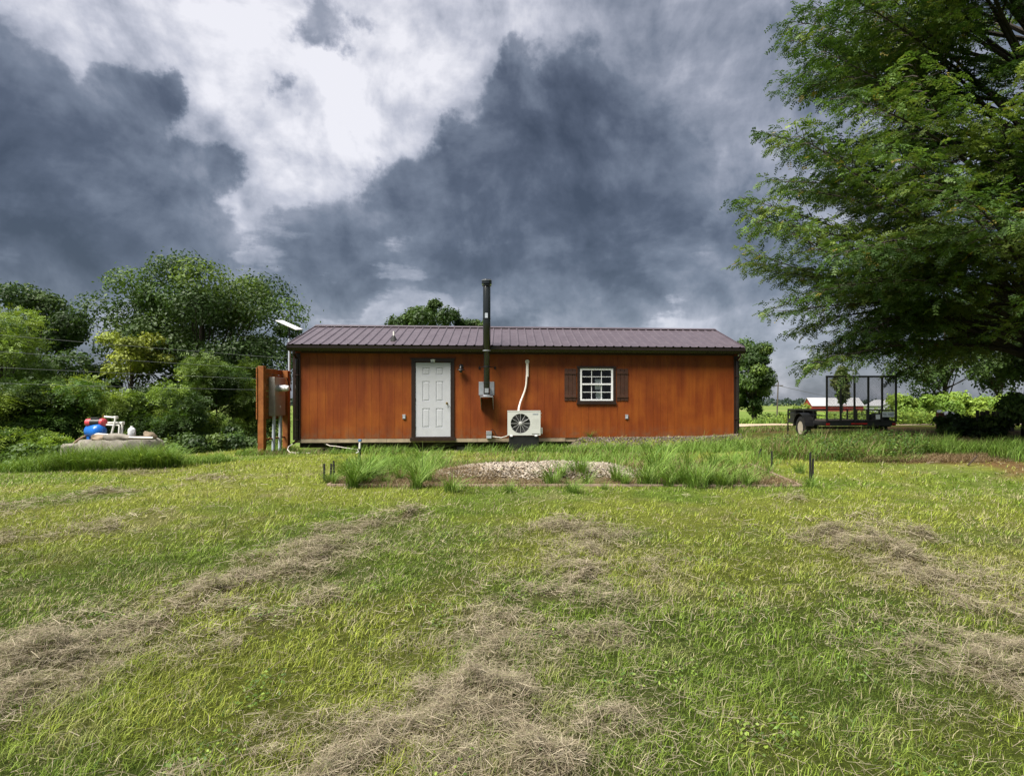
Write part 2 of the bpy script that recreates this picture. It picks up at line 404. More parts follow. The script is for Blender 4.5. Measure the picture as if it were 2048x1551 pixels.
t = Nt('turf'); a = t.n('ShaderNodeAttribute', attribute_name='tint').outputs['Color']
nf = t.noise(38, 6, .7); nm = t.noise(5, 5, .6)
c = t.mix(1.0, a, t.ramp(nf, [(.25, (.45, .45, .42)), (.75, (1.5, 1.5, 1.45))]), 'MULTIPLY')
c = t.mix(1.0, c, t.ramp(nm, [(.25, (.75, .78, .75)), (.75, (1.22, 1.2, 1.2))]), 'MULTIPLY')
t.bsdf(c, .95, 0, .1, t.bump(nf, .9, .03))
M = MATS

# ------------------------------------------------------------------ the ground, one sheet out to the horizon
def axis(fine0, fine1, step, out):
    f = np.arange(fine0, fine1 + step / 2, step); a = [fine1]; s = step
    while a[-1] < out: s *= 1.16; a.append(a[-1] + s)
    b = [fine0]; s = step
    while b[-1] > -out: s *= 1.16; b.append(b[-1] - s)
    return np.concatenate([np.array(b[1:])[::-1], f, np.array(a[1:])])
gx = axis(-14, 14, .13, 5000); gy = axis(0.5, 18, .13, 6000)
GX, GY = np.meshgrid(gx, gy); fx, fy = GX.ravel(), GY.ravel(); fz = gz(fx, fy)
def lawn_tint(x, y):
    n = fbm(x * .55, y * .55, 21)[:, None]; n2 = fbm(x * 1.9, y * 1.9, 23)[:, None]; n3 = fbm(x * .22, y * .22, 29)[:, None]
    g1 = np.array([.225, .262, .040]); g2 = np.array([.140, .205, .028]); g3 = np.array([.300, .305, .075]); dry = np.array([.320, .280, .150])
    c = g1 + (g2 - g1) * sm((n - .40) / .25) + (g3 - g1) * sm((n3 - .5) / .22) * .7
    c = c + (dry - c) * sm((n2 - .62) / .2) * .55
    return c
def in_bed(x, y, e=.35):
    return sm((x - BED[0]) / e + .5) * sm((BED[1] - x) / e + .5) * sm((y - BED[2]) / e + .5) * sm((BED[3] - y) / e + .5)
tc = lawn_tint(fx, fy) * (.24 + .34 * sm((fy - 4) / 7))[:, None]  # turf base darkened, most near the camera, to paint shade between the blades
hv = np.clip(hayval(fx, fy), 0, 1)[:, None]
tc = tc + (np.array([.100, .078, .048]) - tc) * np.clip(hv * 1.4, 0, .9)
ib = in_bed(fx, fy)[:, None]; tc = tc + (np.array([.110, .072, .045]) - tc) * ib * .85
mv = moundval(fx, fy)[:, None]; tc = tc + (np.array([.24, .20, .16]) - tc) * mv
far = sm((fy - 21) / 14)[:, None]; fcol = np.array([.115, .165, .035]) * (0.85 + .4 * fbm(fx * .02, fy * .05, 50))[:, None]
fcol = np.where((np.sin(fy * .021 + 2.2) > .55)[:, None], np.array([.17, .20, .06]), fcol)
tc = tc + (fcol - tc) * far
dirt = (sm((fbm(fx * .8, fy * .8, 61) - .42) / .2) * sm((fx - 6.2) / 1.5) * sm((fy - 10.0) / 1.2) * (1 - sm((fy - 22) / 4)))[:, None]
tc = tc + (np.array([.115, .062, .032]) - tc) * dirt * .9
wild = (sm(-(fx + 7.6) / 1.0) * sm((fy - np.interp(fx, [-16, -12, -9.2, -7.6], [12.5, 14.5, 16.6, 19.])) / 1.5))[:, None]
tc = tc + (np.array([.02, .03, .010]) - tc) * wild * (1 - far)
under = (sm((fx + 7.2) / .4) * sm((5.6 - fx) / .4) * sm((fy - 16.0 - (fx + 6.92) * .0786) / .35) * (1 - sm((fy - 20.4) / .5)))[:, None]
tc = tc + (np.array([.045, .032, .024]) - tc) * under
nx, ny = len(gx), len(gy)
ii = (np.arange(ny - 1)[:, None] * nx + np.arange(nx - 1)[None, :]).ravel()
T = np.concatenate([np.stack([ii, ii + 1, ii + nx + 1], 1), np.stack([ii, ii + nx + 1, ii + nx], 1)])
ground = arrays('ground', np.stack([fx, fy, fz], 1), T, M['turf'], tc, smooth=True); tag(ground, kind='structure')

# gravel lane behind the shed, following the ground
def strip(name, pts, w, mat, lift=.03, n=50):
    P = np.array(pts, float); t = np.linspace(0, len(P) - 1, n); c = np.stack([np.interp(t, range(len(P)), P[:, i]) for i in (0, 1)], 1)
    d = np.gradient(c, axis=0); d /= np.linalg.norm(d, axis=1)[:, None]; nn = np.stack([-d[:, 1], d[:, 0]], 1)
    ww = w / 2 * (0.85 + .35 * vnoise(t * 2, t * 0, 4))[:, None]
    cols = [c + nn * ww * k for k in (-1, -.33, .33, 1)]
    V = np.concatenate([np.column_stack([q, gz(q[:, 0], q[:, 1]) + lift]) for q in cols])
    T = []
    for k in range(3):
        for i in range(n - 1):
            a = k * n + i; b = a + n; T += [(a, a + 1, b + 1), (a, b + 1, b)]
    o = arrays(name, V, T, mat, None, smooth=True); return tag(o, kind='structure')
strip('gravel_lane', [(2.0, 27.5), (9.0, 27.0), (12.5, 27.4), (22, 29.5), (40, 34)], 4.4, M['lane_gravel'])

# ------------------------------------------------------------------ shed house
TH = math.atan2(0.96, 12.21); LEN, DEP = 12.25, 4.27; Z0 = 0.54; P0 = Vector((-6.92, 16.1, Z0))
UV = Vector((math.cos(TH), math.sin(TH), 0)); NV = Vector((-math.sin(TH), math.cos(TH), 0))
house = thing('shed_house', 'long low shed house with orange stained siding and purple metal roof', 'shed', P0, TH)
def hl(px, py, v=0.0):                     # photo point on the plane v = const of the house -> local (u, w)
    d = Vector(((px - CX) / FPX, 1, (HY - py) / FPX)); o = Vector((0, 0, EYE)) - P0
    t = (v - o.dot(NV)) / d.dot(NV); q = o + d * t
    return q.dot(UV), q.z
def rect(x0, y0, x1, y1, v=0.0):           # photo rectangle -> u0,u1,w0,w1
    a = hl(x0, y0, v); b = hl(x1, y1, v); return min(a[0], b[0]), max(a[0], b[0]), min(a[1], b[1]), max(a[1], b[1])
WH = 2.46
DOOR = rect(831.5, 725, 901, 872.5); WIN = rect(1160, 736, 1226, 801)
holes = [(DOOR[0] - .02, DOOR[1] + .02, DOOR[2], DOOR[3] + .02), (WIN[0] - .01, WIN[1] + .01, WIN[2] - .01, WIN[3] + .01)]
npan = 10; pw = LEN / npan
for i in range(npan):
    m = MB(); u = i * pw; nb = 6; bw = pw / nb
    m.box(u + .001, u + pw - .001, .012, .02, 0, WH) if not any(h[0] < u + pw and h[1] > u for h in holes) else None
    for b in range(nb):
        a0, a1 = u + b * bw + .0018, u + (b + 1) * bw - .0018
        cuts = [(a0, a1, 0.0, WH)]
        for h in holes:
            nc = []
            for (c0, c1, d0, d1) in cuts:
                if h[1] <= c0 or h[0] >= c1 or h[3] <= d0 or h[2] >= d1: nc.append((c0, c1, d0, d1)); continue
                if d0 < h[2]: nc.append((c0, c1, d0, h[2]))
                if h[3] < d1: nc.append((c0, c1, h[3], d1))
                e0, e1 = max(d0, h[2]), min(d1, h[3])
                if c0 < h[0]: nc.append((c0, h[0], e0, e1))
                if h[1] < c1: nc.append((h[1], c1, e0, e1))
            cuts = nc
        for c in cuts: m.box(c[0], c[1], 0, .011, c[2], c[3])
    m.build('siding_panel', M['stained_siding'], house)
# inner lining so the room is closed and dark, with the two openings
m = MB(); us = [0.02, holes[0][0], holes[0][1], holes[1][0], holes[1][1], LEN - .02]
for k, (a, b) in enumerate(zip(us[:-1], us[1:])):
    if k in (1, 3):
        h = holes[0] if k == 1 else holes[1]
        if h[2] > .02: m.box(a, b, .022, .10, 0, h[2])
        m.box(a, b, .022, .10, h[3], WH)
    else: m.box(a, b, .022, .10, 0, WH)
m.build('wall_lining', M['interior'], house)
for u0, u1 in ((0.0, .10), (LEN - .10, LEN)):
    MB().prism([(.104, 0), (DEP - .104, 0), (DEP - .104, WH - .02), (DEP / 2, 3.14), (.104, WH - .02)], 'x', u0, u1).build('end_wall', M['stained_siding'], house)
MB().box(0, LEN, DEP - .10, DEP, 0, WH).build('back_wall', M['stained_siding'], house)
MB().box(.104, LEN - .104, .104, DEP - .104, -.09, .04).build('floor_deck', M['dark_wood'], house)
# rim board, skids and blocks under the left two thirds
um = hl(1131, 880)[0]
for a, b in ((0.02, um / 3), (um / 3 + .006, 2 * um / 3), (2 * um / 3 + .006, um)):
    MB().box(a, b, .003, .04, -.105, -.006).build('rim_board', M['pale_wood'], house, .004)
MB().box(um + .004, LEN - .02, .03, .06, -.105, -.006).build('rim_board', M['pale_wood'], house)
for v in (.30, 1.6, 2.9, 4.05):
    MB().box(.05, LEN - .05, v, v + .09, -.255, -.107).build('skid', M['skid_dark'], house)
for u in (.75, 2.5, 4.3, 6.1):
    MB().box(u, u + .4, .22, .50, -.48, -.258).build('support_block', M['concrete'], house, .01)
# corner boards, frieze
for u0, u1 in ((-.026, .17), (LEN - .13, LEN + .026)):
    MB().box(u0, u1, -.028, -.002, -.03, 2.30).build('corner_board', M['trim_brown'], house, .004)
MB().box(.172, LEN - .132, -.022, -.002, 2.305, 2.455).build('frieze_board', M['frieze_brown'], house, .003)
# roof
EV, EW, RV, RW = -.27, 2.52, DEP / 2, 3.30; OV = .07
sl = math.atan2(RW - EW, RV - EV); slen = math.hypot(RW - EW, RV - EV)
MB().prism([(EV + .05, EW - .05), (RV, RW - .03), (DEP - EV - .05, EW - .05), (DEP - EV - .05, EW - .07), (DEP, WH - .005), (DEP - .1, WH - .005), (RV, RW - .16), (.1, WH - .005), (0, WH - .005), (EV + .05, EW - .07)], 'x', -OV + .02, LEN + OV - .02).build('roof_deck', M['dark_wood'], house)
NP = 13; pwid = (LEN + 2 * OV) / NP
prof = []; rs = pwid / 4
for r in range(4):
    c = rs * (r + .5)
    prof += [(c - rs / 2 if r == 0 else None, 0), (c - .034, 0), (c - .013, .022), (c + .013, .022), (c + .034, 0)]
prof = [(x, z) for x, z in prof if x is not None] + [(pwid, 0)]
m = MB(); n = len(prof)
m.add([(x, 0, z) for x, z in prof] + [(x, slen, z) for x, z in prof] + [(x, 0, z - .004) for x, z in prof] + [(x, slen, z - .004) for x, z in prof],
      [(i, i + 1, i + 1 + n, i + n) for i in range(n - 1)] + [(i + 2 * n, i + 3 * n, i + 1 + 3 * n, i + 1 + 2 * n) for i in range(n - 1)] + [(i, i + 2 * n, i + 1 + 2 * n, i + 1) for i in range(n - 1)])
pm = m.mesh('roof_panel', M['roof_metal'])
for i in range(NP):
    o = link('roof_panel', pm, house); o.location = (-OV + i * pwid, EV, EW); o.rotation_euler = (sl, 0, 0)
    o = link('roof_panel', pm, house); o.location = (-OV + (i + 1) * pwid, DEP - EV, EW); o.rotation_euler = (sl, 0, math.pi)
MB().prism([(RV - .16, RW - .012), (RV - .15, RW - .002), (RV, RW + .047), (RV + .15, RW - .002), (RV + .16, RW - .012), (RV, RW + .036)], 'x', -OV - .012, LEN + OV + .012).build('ridge_cap', M['roof_metal'], house)
for u0, u1 in ((-OV - .022, -OV - .002), (LEN + OV + .002, LEN + OV + .022)):
    for sgn in (1, -1):
        y = lambda v: v if sgn == 1 else DEP - v
        MB().prism([(y(EV), EW - .12), (y(RV), RW - .12), (y(RV), RW + .026), (y(EV), EW + .026)], 'x', u0, u1).build('rake_trim', M['roof_metal'], house)
# fascia, soffit, gutter
MB().box(-.06, LEN + .06, -.226, -.20, 2.335, 2.49).build('fascia', M['trim_brown'], house)
MB().box(-.05, LEN + .05, -.198, -.003, 2.458, 2.475).build('soffit', M['trim_brown'], house)
gp = [(-.228, 2.345), (-.30, 2.345), (-.345, 2.42), (-.345, 2.472), (-.352, 2.49), (-.338, 2.492), (-.334, 2.43), (-.295, 2.357), (-.236, 2.357), (-.236, 2.49), (-.228, 2.49)]
gut = MB().prism(gp, 'x', -.075, LEN + .075).build('gutter', M['gutter_brown'], house)
for u in (-.081, LEN + .075): MB().prism([(-.228, 2.344), (-.30, 2.344), (-.346, 2.42), (-.352, 2.491), (-.228, 2.491)], 'x', u, u + .006).build('end_cap', M['gutter_brown'], gut)
for u, s in ((.085, -1), (LEN - .055, 1)):
    d = MB(); d.tube([(u, -.28, 2.345), (u, -.28, 2.28), (u, -.075, 2.16), (u, -.075, 2.0), (u, -.075, .02), (u, -.10, -.06), (u + .02 * s, -.24, -.10)], .040, 4)
    dn = d.build('downspout', M['gutter_brown'], house)
    for w in (.5, 1.7): MB().box(u - .055, u + .055, -.118, -.03, w, w + .03).build('strap', M['trim_brown'], dn)
# vent stack on the roof
vu, _ = hl(786, 684, .1); vv = .22; vw = EW + (vv - EV) * math.tan(sl)
vs_ = MB().lathe([(.10, -.02), (.085, .03), (.035, .13), (.03, .14)], (vu, vv, vw), 16).build('vent_boot', M['rubber'], house, smooth=True)
MB().lathe([(.026, .10), (.026, .26), (.02, .26), (.02, .2)], (vu, vv, vw), 14).build('vent_pipe', M['pvc_white'], vs_, smooth=True)
# ---- door
dr = thing('door', None, None); dr.parent = house
d0, d1, e0, e1 = DOOR
V1 = -.004                                 # face of the slab
slab = MB(); stl = []
W_ = d1 - d0; H_ = e1 - e0
def pr(fx0, fx1, fy0, fy1): return (d0 + W_ * fx0, d0 + W_ * fx1, e1 - H_ * fy1, e1 - H_ * fy0)
pans = [pr(.195, .405, .066, .166), pr(.580, .790, .066, .166), pr(.195, .405, .250, .520), pr(.580, .790, .250, .520), pr(.195, .405, .617, .878), pr(.580, .790, .617, .878)]
xs = [d0, pans[0][0], pans[0][1], pans[1][0], pans[1][1], d1]
for a, b in ((0, 1), (2, 3), (4, 5)): slab.box(xs[a], xs[b], V1, .036, e0, e1)
ys = [e0, pans[4][2], pans[4][3], pans[2][2], pans[2][3], pans[0][2], pans[0][3], e1]
for a, b in ((0, 1), (2, 3), (4, 5), (6, 7)):
    for c in ((1, 2), (3, 4)): slab.box(xs[c[0]], xs[c[1]], V1 + .0005, .036, ys[a], ys[b])
slab.build('slab', M['door_white'], dr)
for p in pans:
    m = MB().box(p[0], p[1], .010, .030, p[2], p[3]); e = .032
    a, b, c, d = p[0] + .012, p[1] - .012, p[2] + .012, p[3] - .012
    m.add([(a, .010, c), (b, .010, c), (b, .010, d), (a, .010, d), (a + e, .000, c + e), (b - e, .000, c + e), (b - e, .000, d - e), (a + e, .000, d - e)],
          [(0, 1, 5, 4), (1, 2, 6, 5), (2, 3, 7, 6), (3, 0, 4, 7), (4, 5, 6, 7)])
    m.build('door_panel', M['door_white'], dr)
ku, kw = hl(894, 806)
R90 = Matrix.Rotation(math.pi / 2, 4, 'X')
MB().lathe([(.030, 0), (.030, .008), (.012, .012), (.012, .035), (.027, .045), (.029, .06), (.020, .072)], (ku, V1, kw), 16, R90).build('knob', M['brass'], dr, smooth=True)
for py in (740, 798, 856): w = hl(832, py)[1]; MB().box(d0 - .012, d0 + .004, -.014, .0, w - .045, w + .045).build('hinge', M['trim_brown'], dr)
MB().box(d0 - .115, d0 - .014, -.030, -.002, e0 - .02, e1 + .02).build('jamb_trim', M['trim_brown'], dr, .003)
MB().box(d1 + .014, d1 + .105, -.030, -.002, e0 - .02, e1 + .02).build('jamb_trim', M['trim_brown'], dr, .003)
MB().box(d0 - .115, d1 + .105, -.032, -.002, e1 + .022, e1 + .095).build('head_trim', M['trim_brown'], dr, .003)
MB().prism([(d0 - .17, e1 + .125), (d1 + .16, e1 + .125), (d1 + .12, e1 + .097), (d0 - .13, e1 + .097)], 'y', -.055, -.002).build('head_cap', M['frieze_brown'], dr)
MB().box(d0 - .15, d1 + .14, -.045, -.002, e0 - .115, e0 - .022).build('threshold_board', M['trim_brown'], dr, .003)
MB().box(d0 - .012, d1 + .012, -.035, .05, e0 - .02, e0 - .003).build('threshold', M['trim_brown'], dr)
# small white ornament over the door
ou, ow = hl(866, 721.5)
orn = MB(); A = []
for k in range(9):
    a = math.pi * k / 8; A.append((ou + .068 * math.cos(a), ow + .012 + .030 * math.sin(a)))
orn.prism(A, 'y', -.046, -.033); orn.prism([(ou - .055, ow - .036), (ou + .055, ow - .036), (ou + .040, ow + .011), (ou - .040, ow + .011)], 'y', -.044, -.0335)
ob = orn.build('ornament', M['vinyl_white'], dr)
MB().box(ou - .022, ou + .022, -.049, -.0445, ow - .03, ow + .004).build('ornament_relief', M['galvanised'], ob)
# ---- window
wi = thing('window', None, None); wi.parent = house
a, b, c, d = WIN; fw = .052
fr = MB().box(a, a + fw, -.02, .06, c, d).box(b - fw, b, -.02, .06, c, d).box(a + fw, b - fw, -.02, .06, d - fw, d).box(a + fw, b - fw, -.02, .06, c, c + fw * .8)
fr.build('window_frame', M['vinyl_white'], wi, .003)
midw = hl(1190, 768)[1]; ga, gb, gc, gd = a + fw, b - fw, c + fw * .8, d - fw
MB().box(ga, gb, -.012, .05, midw - .022, midw + .022).build('meeting_rail', M['vinyl_white'], wi, .003)
for sash, (lo, hi, vv) in enumerate(((midw + .022, gd, .004), (gc, midw - .022, .022))):
    mm = (lo + hi) / 2
    MB().box(ga, gb, vv, vv + .014, mm - .008, mm + .008).build('muntin', M['vinyl_white'], wi)
    for k in (1, 2):
        x = ga + (gb - ga) * k / 3
        MB().box(x - .0085, x + .0085, vv - .001, vv + .013, lo, hi).build('muntin', M['vinyl_white'], wi)
    for r in range(2):
        for k in range(3):
            x0 = ga + (gb - ga) * k / 3; x1 = ga + (gb - ga) * (k + 1) / 3; y0, y1 = (lo, mm) if r == 0 else (mm, hi)
            MB().box(x0, x1, vv + .016, vv + .019, y0, y1).build('pane', M['glass'], wi)
for (x0, y0, x1, y1) in ((1190, 758, 1204.5, 779), (1191.5, 782, 1205, 797)):
    q = rect(x0, y0, x1, y1, .045); MB().box(q[0], q[1], .048, .051, q[2], q[3]).build('paper_notice', M['paper'], wi)
ta, tb, tcc, td = rect(1153.5, 732, 1232, 808)
MB().box(ta + .012, a - .003, -.03, -.002, c - .015, d + .003).build('window_trim', M['trim_brown'], wi, .003)
MB().box(b + .003, tb - .012, -.03, -.002, c - .015, d + .003).build('window_trim', M['trim_brown'], wi, .003)
MB().prism([(ta - .01, td), (tb + .01, td), (tb - .012, d + .006), (ta + .012, d + .006)], 'y', -.045, -.002).build('window_head', M['trim_brown'], wi)
MB().prism([(ta - .012, tcc), (tb + .012, tcc), (tb - .012, c - .018), (ta + .012, c - .018)], 'y', -.05, -.002).build('window_sill', M['trim_brown'], wi)
for (x0, x1) in ((1128.6, 1152.6), (1233, 1256)):
    q = rect(x0, 737, x1, 801); sh = thing('shutter', None, None); sh.parent = house
    bw = (q[1] - q[0]) / 3
    for k in range(3): MB().box(q[0] + k * bw + .004, q[0] + (k + 1) * bw - .004, -.022, -.002, q[2] + .004 * (k % 2), q[3] - .004 * (k % 2)).build('shutter_board', M['shutter_brown'], sh, .003)
    for w in (q[2] + .08, q[3] - .15): MB().box(q[0] + .004, q[1] - .004, -.042, -.0225, w, w + .075).build('batten', M['shutter_brown'], sh, .003)
# ---- flue
fl = thing('stove_flue', None, None); fl.parent = house
FV = -.50
fu = hl(973.5, 640, FV)[0]
topw = hl(973, 558, FV)[1]; botw = hl(973, 789, FV)[1]; split = hl(973, 701, FV)[1]
MB().lathe([(.082, botw), (.082, split), (.101, split + .03), (.101, topw - .22), (.09, topw - .2)], (fu, FV, 0), 28).build('pipe', M['flue_black'], fl, smooth=True)
for w in (split, hl(973, 637, FV)[1], hl(973, 765, FV)[1]):
    r = .107 if w >= split else .09
    MB().lathe([(r - .012, w - .014), (r, w - .012), (r, w + .012), (r - .012, w + .014)], (fu, FV, 0), 28).build('pipe_band', M['galvanised'] if w == split else M['flue_black'], fl, smooth=True)
MB().lathe([(.088, topw - .21), (.125, topw - .185), (.125, topw - .17), (.085, topw - .165), (.085, topw - .145), (.135, topw - .14), (.138, topw - .05), (.13, topw - .02), (.06, topw), (.01, topw + .002)], (fu, FV, 0), 28).build('rain_cap', M['flue_black'], fl, smooth=True)
MB().lathe([(.137, topw - .046), (.1395, topw - .045), (.1395, topw - .036), (.134, topw - .032)], (fu, FV, 0), 28).build('cap_rim', M['galvanised'], fl, smooth=True)
bt = MB().lathe([(.085, botw - .04), (.100, botw - .035), (.100, botw), (.083, botw + .004)], (fu, FV, 0), 28).build('base_collar', M['galvanised'], fl, smooth=True)
q = rect(957.5, 763, 988.5, 790, -.02)
MB().box(q[0], q[1], -.018, -.002, q[2], q[3]).build('wall_plate', M['galvanised'], fl, .002)
sp = MB().box(fu - .17, fu + .17, FV - .14, -.02, botw - .062, botw - .042)
sp.build('support_shelf', M['galvanised'], fl, .002)
for s in (-1, 1):
    x = fu + s * .165
    MB().prism([(-.003, botw - .40), (-.035, botw - .40), (FV - .12, botw - .09), (FV - .12, botw - .064), (-.003, botw - .064)], 'x', x - .006, x + .006).build('bracket_leg', M['galvanised'], fl)
MB().box(fu - .05, fu + .05, FV - .0975, FV - .080, botw + .05, botw + .17).build('rating_label', M['galvanised'], fl)
MB().box(fu - .045, fu + .03, FV - .112, FV - .09, hl(973, 632, FV)[1] - .06, hl(973, 632, FV)[1] + .07).build('rating_label', M['conduit_grey'], fl)
MB().tube([(fu, FV + .06, botw + .17), (fu, 0, botw + .17)], .082, 18).build('tee_arm', M['flue_black'], fl, smooth=True)
bw_ = hl(973, 734, -.3)[1]
wb = MB().tube([(fu - .21, -.002, bw_), (fu - .21, -.08, bw_), (fu - .095, FV + .03, bw_)], .011, 8).tube([(fu + .21, -.002, bw_), (fu + .21, -.08, bw_), (fu + .095, FV + .03, bw_)], .011, 8)
wb.lathe([(.083, bw_ - .02), (.092, bw_ - .018), (.092, bw_ + .018), (.083, bw_ + .02)], (fu, FV, 0), 24)
wb.box(fu - .235, fu - .185, -.012, -.002, bw_ - .04, bw_ + .04).box(fu + .185, fu + .235, -.012, -.002, bw_ - .04, bw_ + .04)
wb.build('wall_band', M['black_steel'], fl)
# ---- barn lamp by the door
lu, lw = hl(922.5, 736)
lp = thing('wall_lamp', None, None); lp.parent = house
MB().lathe([(.062, 0), (.062, .018), (.05, .026)], (lu, -.002, lw + .05), 18, R90).build('back_plate', M['black_steel'], lp, smooth=True)
MB().tube([(lu, -.02, lw + .05), (lu, -.10, lw + .075), (lu, -.15, lw + .05), (lu, -.15, lw + .02)], .012, 8).build('arm', M['black_steel'], lp, smooth=True)
MB().lathe([(.03, .05), (.045, .02), (.055, -.02), (.105, -.055), (.108, -.062), (.05, -.05), (.02, .0)], (lu, -.15, lw), 20).build('lamp_shade', M['black_steel'], lp, smooth=True)
MB().lathe([(.035, -.05), (.045, -.08), (.038, -.115), (.015, -.13)], (lu, -.15, lw), 16).build('lamp_glass', M['fan_dark'], lp, smooth=True)
# ---- outlets and disconnect
for x in (808.5, 1253.2):
    q = rect(x - 3, 828.5, x + 3, 837.5)
    ot = MB().box(q[0], q[1], -.038, -.002, q[2], q[3]).build('outlet_cover', M['galvanised'], house, .006)
    MB().box(q[0] + .012, q[1] - .012, -.044, -.039, q[2] + .018, q[3] - .05).build('outlet_flap', M['conduit_grey'], ot, .003)
q = rect(973, 862, 983, 876, -.05)
dc = MB().box(q[0], q[1], -.10, -.002, q[2], q[3]).build('disconnect_box', M['conduit_grey'], house, .006)
MB().box(q[0] - .008, q[1] + .008, -.112, -.101, q[3] - .09, q[3] + .006).build('disconnect_lid', M['galvanised'], dc, .004)
MB().tube([(q[1] - .02, -.06, q[3]), (q[1] + .02, -.09, q[3] + .06), (q[1] + .09, -.08, q[3] - .02), (q[1] + .12, -.06, q[3] - .10), (q[1] + .17, -.05, q[3] - .13)], .010, 6).build('cable', M['black_plastic'], dc, smooth=True)
qq = rect(983, 873, 1018, 876, -.1)
MB().tube([(q[1], -.06, q[2] + .05), (q[1] + .12, -.07, q[2] + .035), (q[1] + .26, -.10, q[2] + .02), (q[1] + .38, -.14, q[2] + .05), (q[1] + .46, -.2, q[2] + .09)], .012, 7).build('cable', M['pvc_white'], dc, smooth=True)

# ------------------------------------------------------------------ mini split unit in front of the wall (stands on its own stand)
AV0, AV1 = -.56, -.24
q = rect(1015, 822, 1081, 870, AV0)
ac = thing('air_conditioner', 'white outdoor air conditioner unit with round black fan grille by the wall', 'air conditioner', P0, TH)
A0, A1, B0, B1 = q
cu, cw = hl(1041, 846.5, AV0); RF = (hl(1061, 846, AV0)[0] - hl(1021, 846, AV0)[0]) / 2 - .004
body = MB()
n = 40
ring = [(cu + RF * math.cos(2 * math.pi * k / n), cw + RF * math.sin(2 * math.pi * k / n)) for k in range(n)]
def edge(k):
    a = 2 * math.pi * k / n; dx, dy = math.cos(a), math.sin(a); ts = []
    if dx > 1e-6: ts.append((A1 - cu) / dx)
    if dx < -1e-6: ts.append((A0 - cu) / dx)
    if dy > 1e-6: ts.append((B1 - cw) / dy)
    if dy < -1e-6: ts.append((B0 - cw) / dy)
    t_ = min(ts); return (cu + dx * t_, cw + dy * t_)
outer = [edge(k) for k in range(n)]
vs = [(x, AV0, z) for x, z in ring] + [(x, AV0, z) for x, z in outer] + [(x, AV0 + .12, z) for x, z in ring]
body.add(vs, [(k, (k + 1) % n, (k + 1) % n + n, k + n) for k in range(n)] + [(k, k + 2 * n, (k + 1) % n + 2 * n, (k + 1) % n) for k in range(n)] + [tuple(range(2 * n, 3 * n))])
for cx_, cz_ in ((A0, B0), (A1, B0), (A0, B1), (A1, B1)):     # fill the corners of the face
    cand = sorted(range(n), key=lambda k: (outer[k][0] - cx_) ** 2 + (outer[k][1] - cz_) ** 2)
    ks = [k for k in range(n) if (abs(outer[k][0] - cx_) < 1e-5) != (abs(outer[(k + 1) % n][0] - cx_) < 1e-5) and (abs(outer[k][1] - cz_) < 1e-5 or abs(outer[(k + 1) % n][1] - cz_) < 1e-5)]
    for k in ks: body.add([(outer[k][0], AV0, outer[k][1]), (cx_, AV0, cz_), (outer[(k + 1) % n][0], AV0, outer[(k + 1) % n][1])], [(0, 1, 2)])
body.add([(A0, AV0, B0), (A1, AV0, B0), (A1, AV1, B0), (A0, AV1, B0), (A0, AV0, B1), (A1, AV0, B1), (A1, AV1, B1), (A0, AV1, B1)], [(0, 1, 2, 3), (4, 7, 6, 5), (1, 5, 6, 2), (2, 6, 7, 3), (3, 7, 4, 0)])
body.build('casing', M['ac_white'], ac)
MB().box(A0 - .006, A1 + .006, AV0 - .008, AV1 + .006, B1, B1 + .014).build('top_cover', M['ac_white'], ac, .005)
MB().lathe([(RF * .98, 0), (RF * .98, .004), (.02, .004)], (cu, AV0 + .118, cw), 32, R90).build('fan_recess', M['fan_dark'], ac)
gr = MB()
for k in range(12):
    a = 2 * math.pi * k / 12; gr.tube([(cu + .04 * math.cos(a), AV0 - .004, cw + .04 * math.sin(a)), (cu + RF * 1.01 * math.cos(a), AV0 - .002, cw + RF * 1.01 * math.sin(a))], .0045, 5)
g_o = gr.build('grille_spokes', M['grille_grey'], ac)
rg = MB()
for j in range(1, 12):
    r = .05 + (RF - .05) * j / 11.5
    rg.tube([(cu + r * math.cos(2 * math.pi * k / 28), AV0 + .004, cw + r * math.sin(2 * math.pi * k / 28)) for k in range(29)], .0016, 4, False)
rg.build('grille_rings', M['black_plastic'], ac)
MB().lathe([(.048, 0), (.050, .008), (.040, .014)], (cu, AV0 - .001, cw), 20, R90).build('grille_hub', M['grille_grey'], ac, smooth=True)
for k in range(3):
    a = 2 * math.pi * k / 3 + .3
    c1 = [(cu + r * math.cos(a + o_), AV0 + .06 + dz, cw + r * math.sin(a + o_)) for r, o_, dz in ((.06, 0, 0), (RF * .9, .1, -.02), (RF * .9, .95, .03), (.06, 1.0, .02))]
    MB().add(c1 + [(p[0], p[1] + .006, p[2]) for p in c1], [(0, 1, 2, 3), (7, 6, 5, 4), (0, 4, 5, 1), (1, 5, 6, 2), (2, 6, 7, 3), (3, 7, 4, 0)]).build('fan_blade', M['fan_dark'], ac)
for j in range(5):
    w = hl(1070, 838 + j * 4, AV0)[1]; x0 = hl(1063, 840, AV0)[0]; x1 = hl(1077, 840, AV0)[0]
    MB().box(x0, x1, AV0 - .003, AV0, w - .004, w + .004).build('casing_rib', M['ac_white'], ac)
x0, x1, w0, w1 = rect(1065.5, 827.0, 1077, 829.0, AV0)
for k in range(6):
    s_ = (x1 - x0) / 6; MB().box(x0 + s_ * k, x0 + s_ * k + s_ * .66, AV0 - .0022, AV0 - .0003, w0, w1).build('badge', M['plate_ink'], ac)
x0, x1, w0, w1 = rect(1064, 866.6, 1079, 867.8, AV0); MB().box(x0, x1, AV0 - .002, AV0 - .0003, w0, w1).build('vent_slot', M['fan_dark'], ac)
MB().box(A1, A1 + .06, AV0 + .06, AV1 - .04, B0 + .03, B0 + .20).build('valve_cover', M['ac_white'], ac, .012)
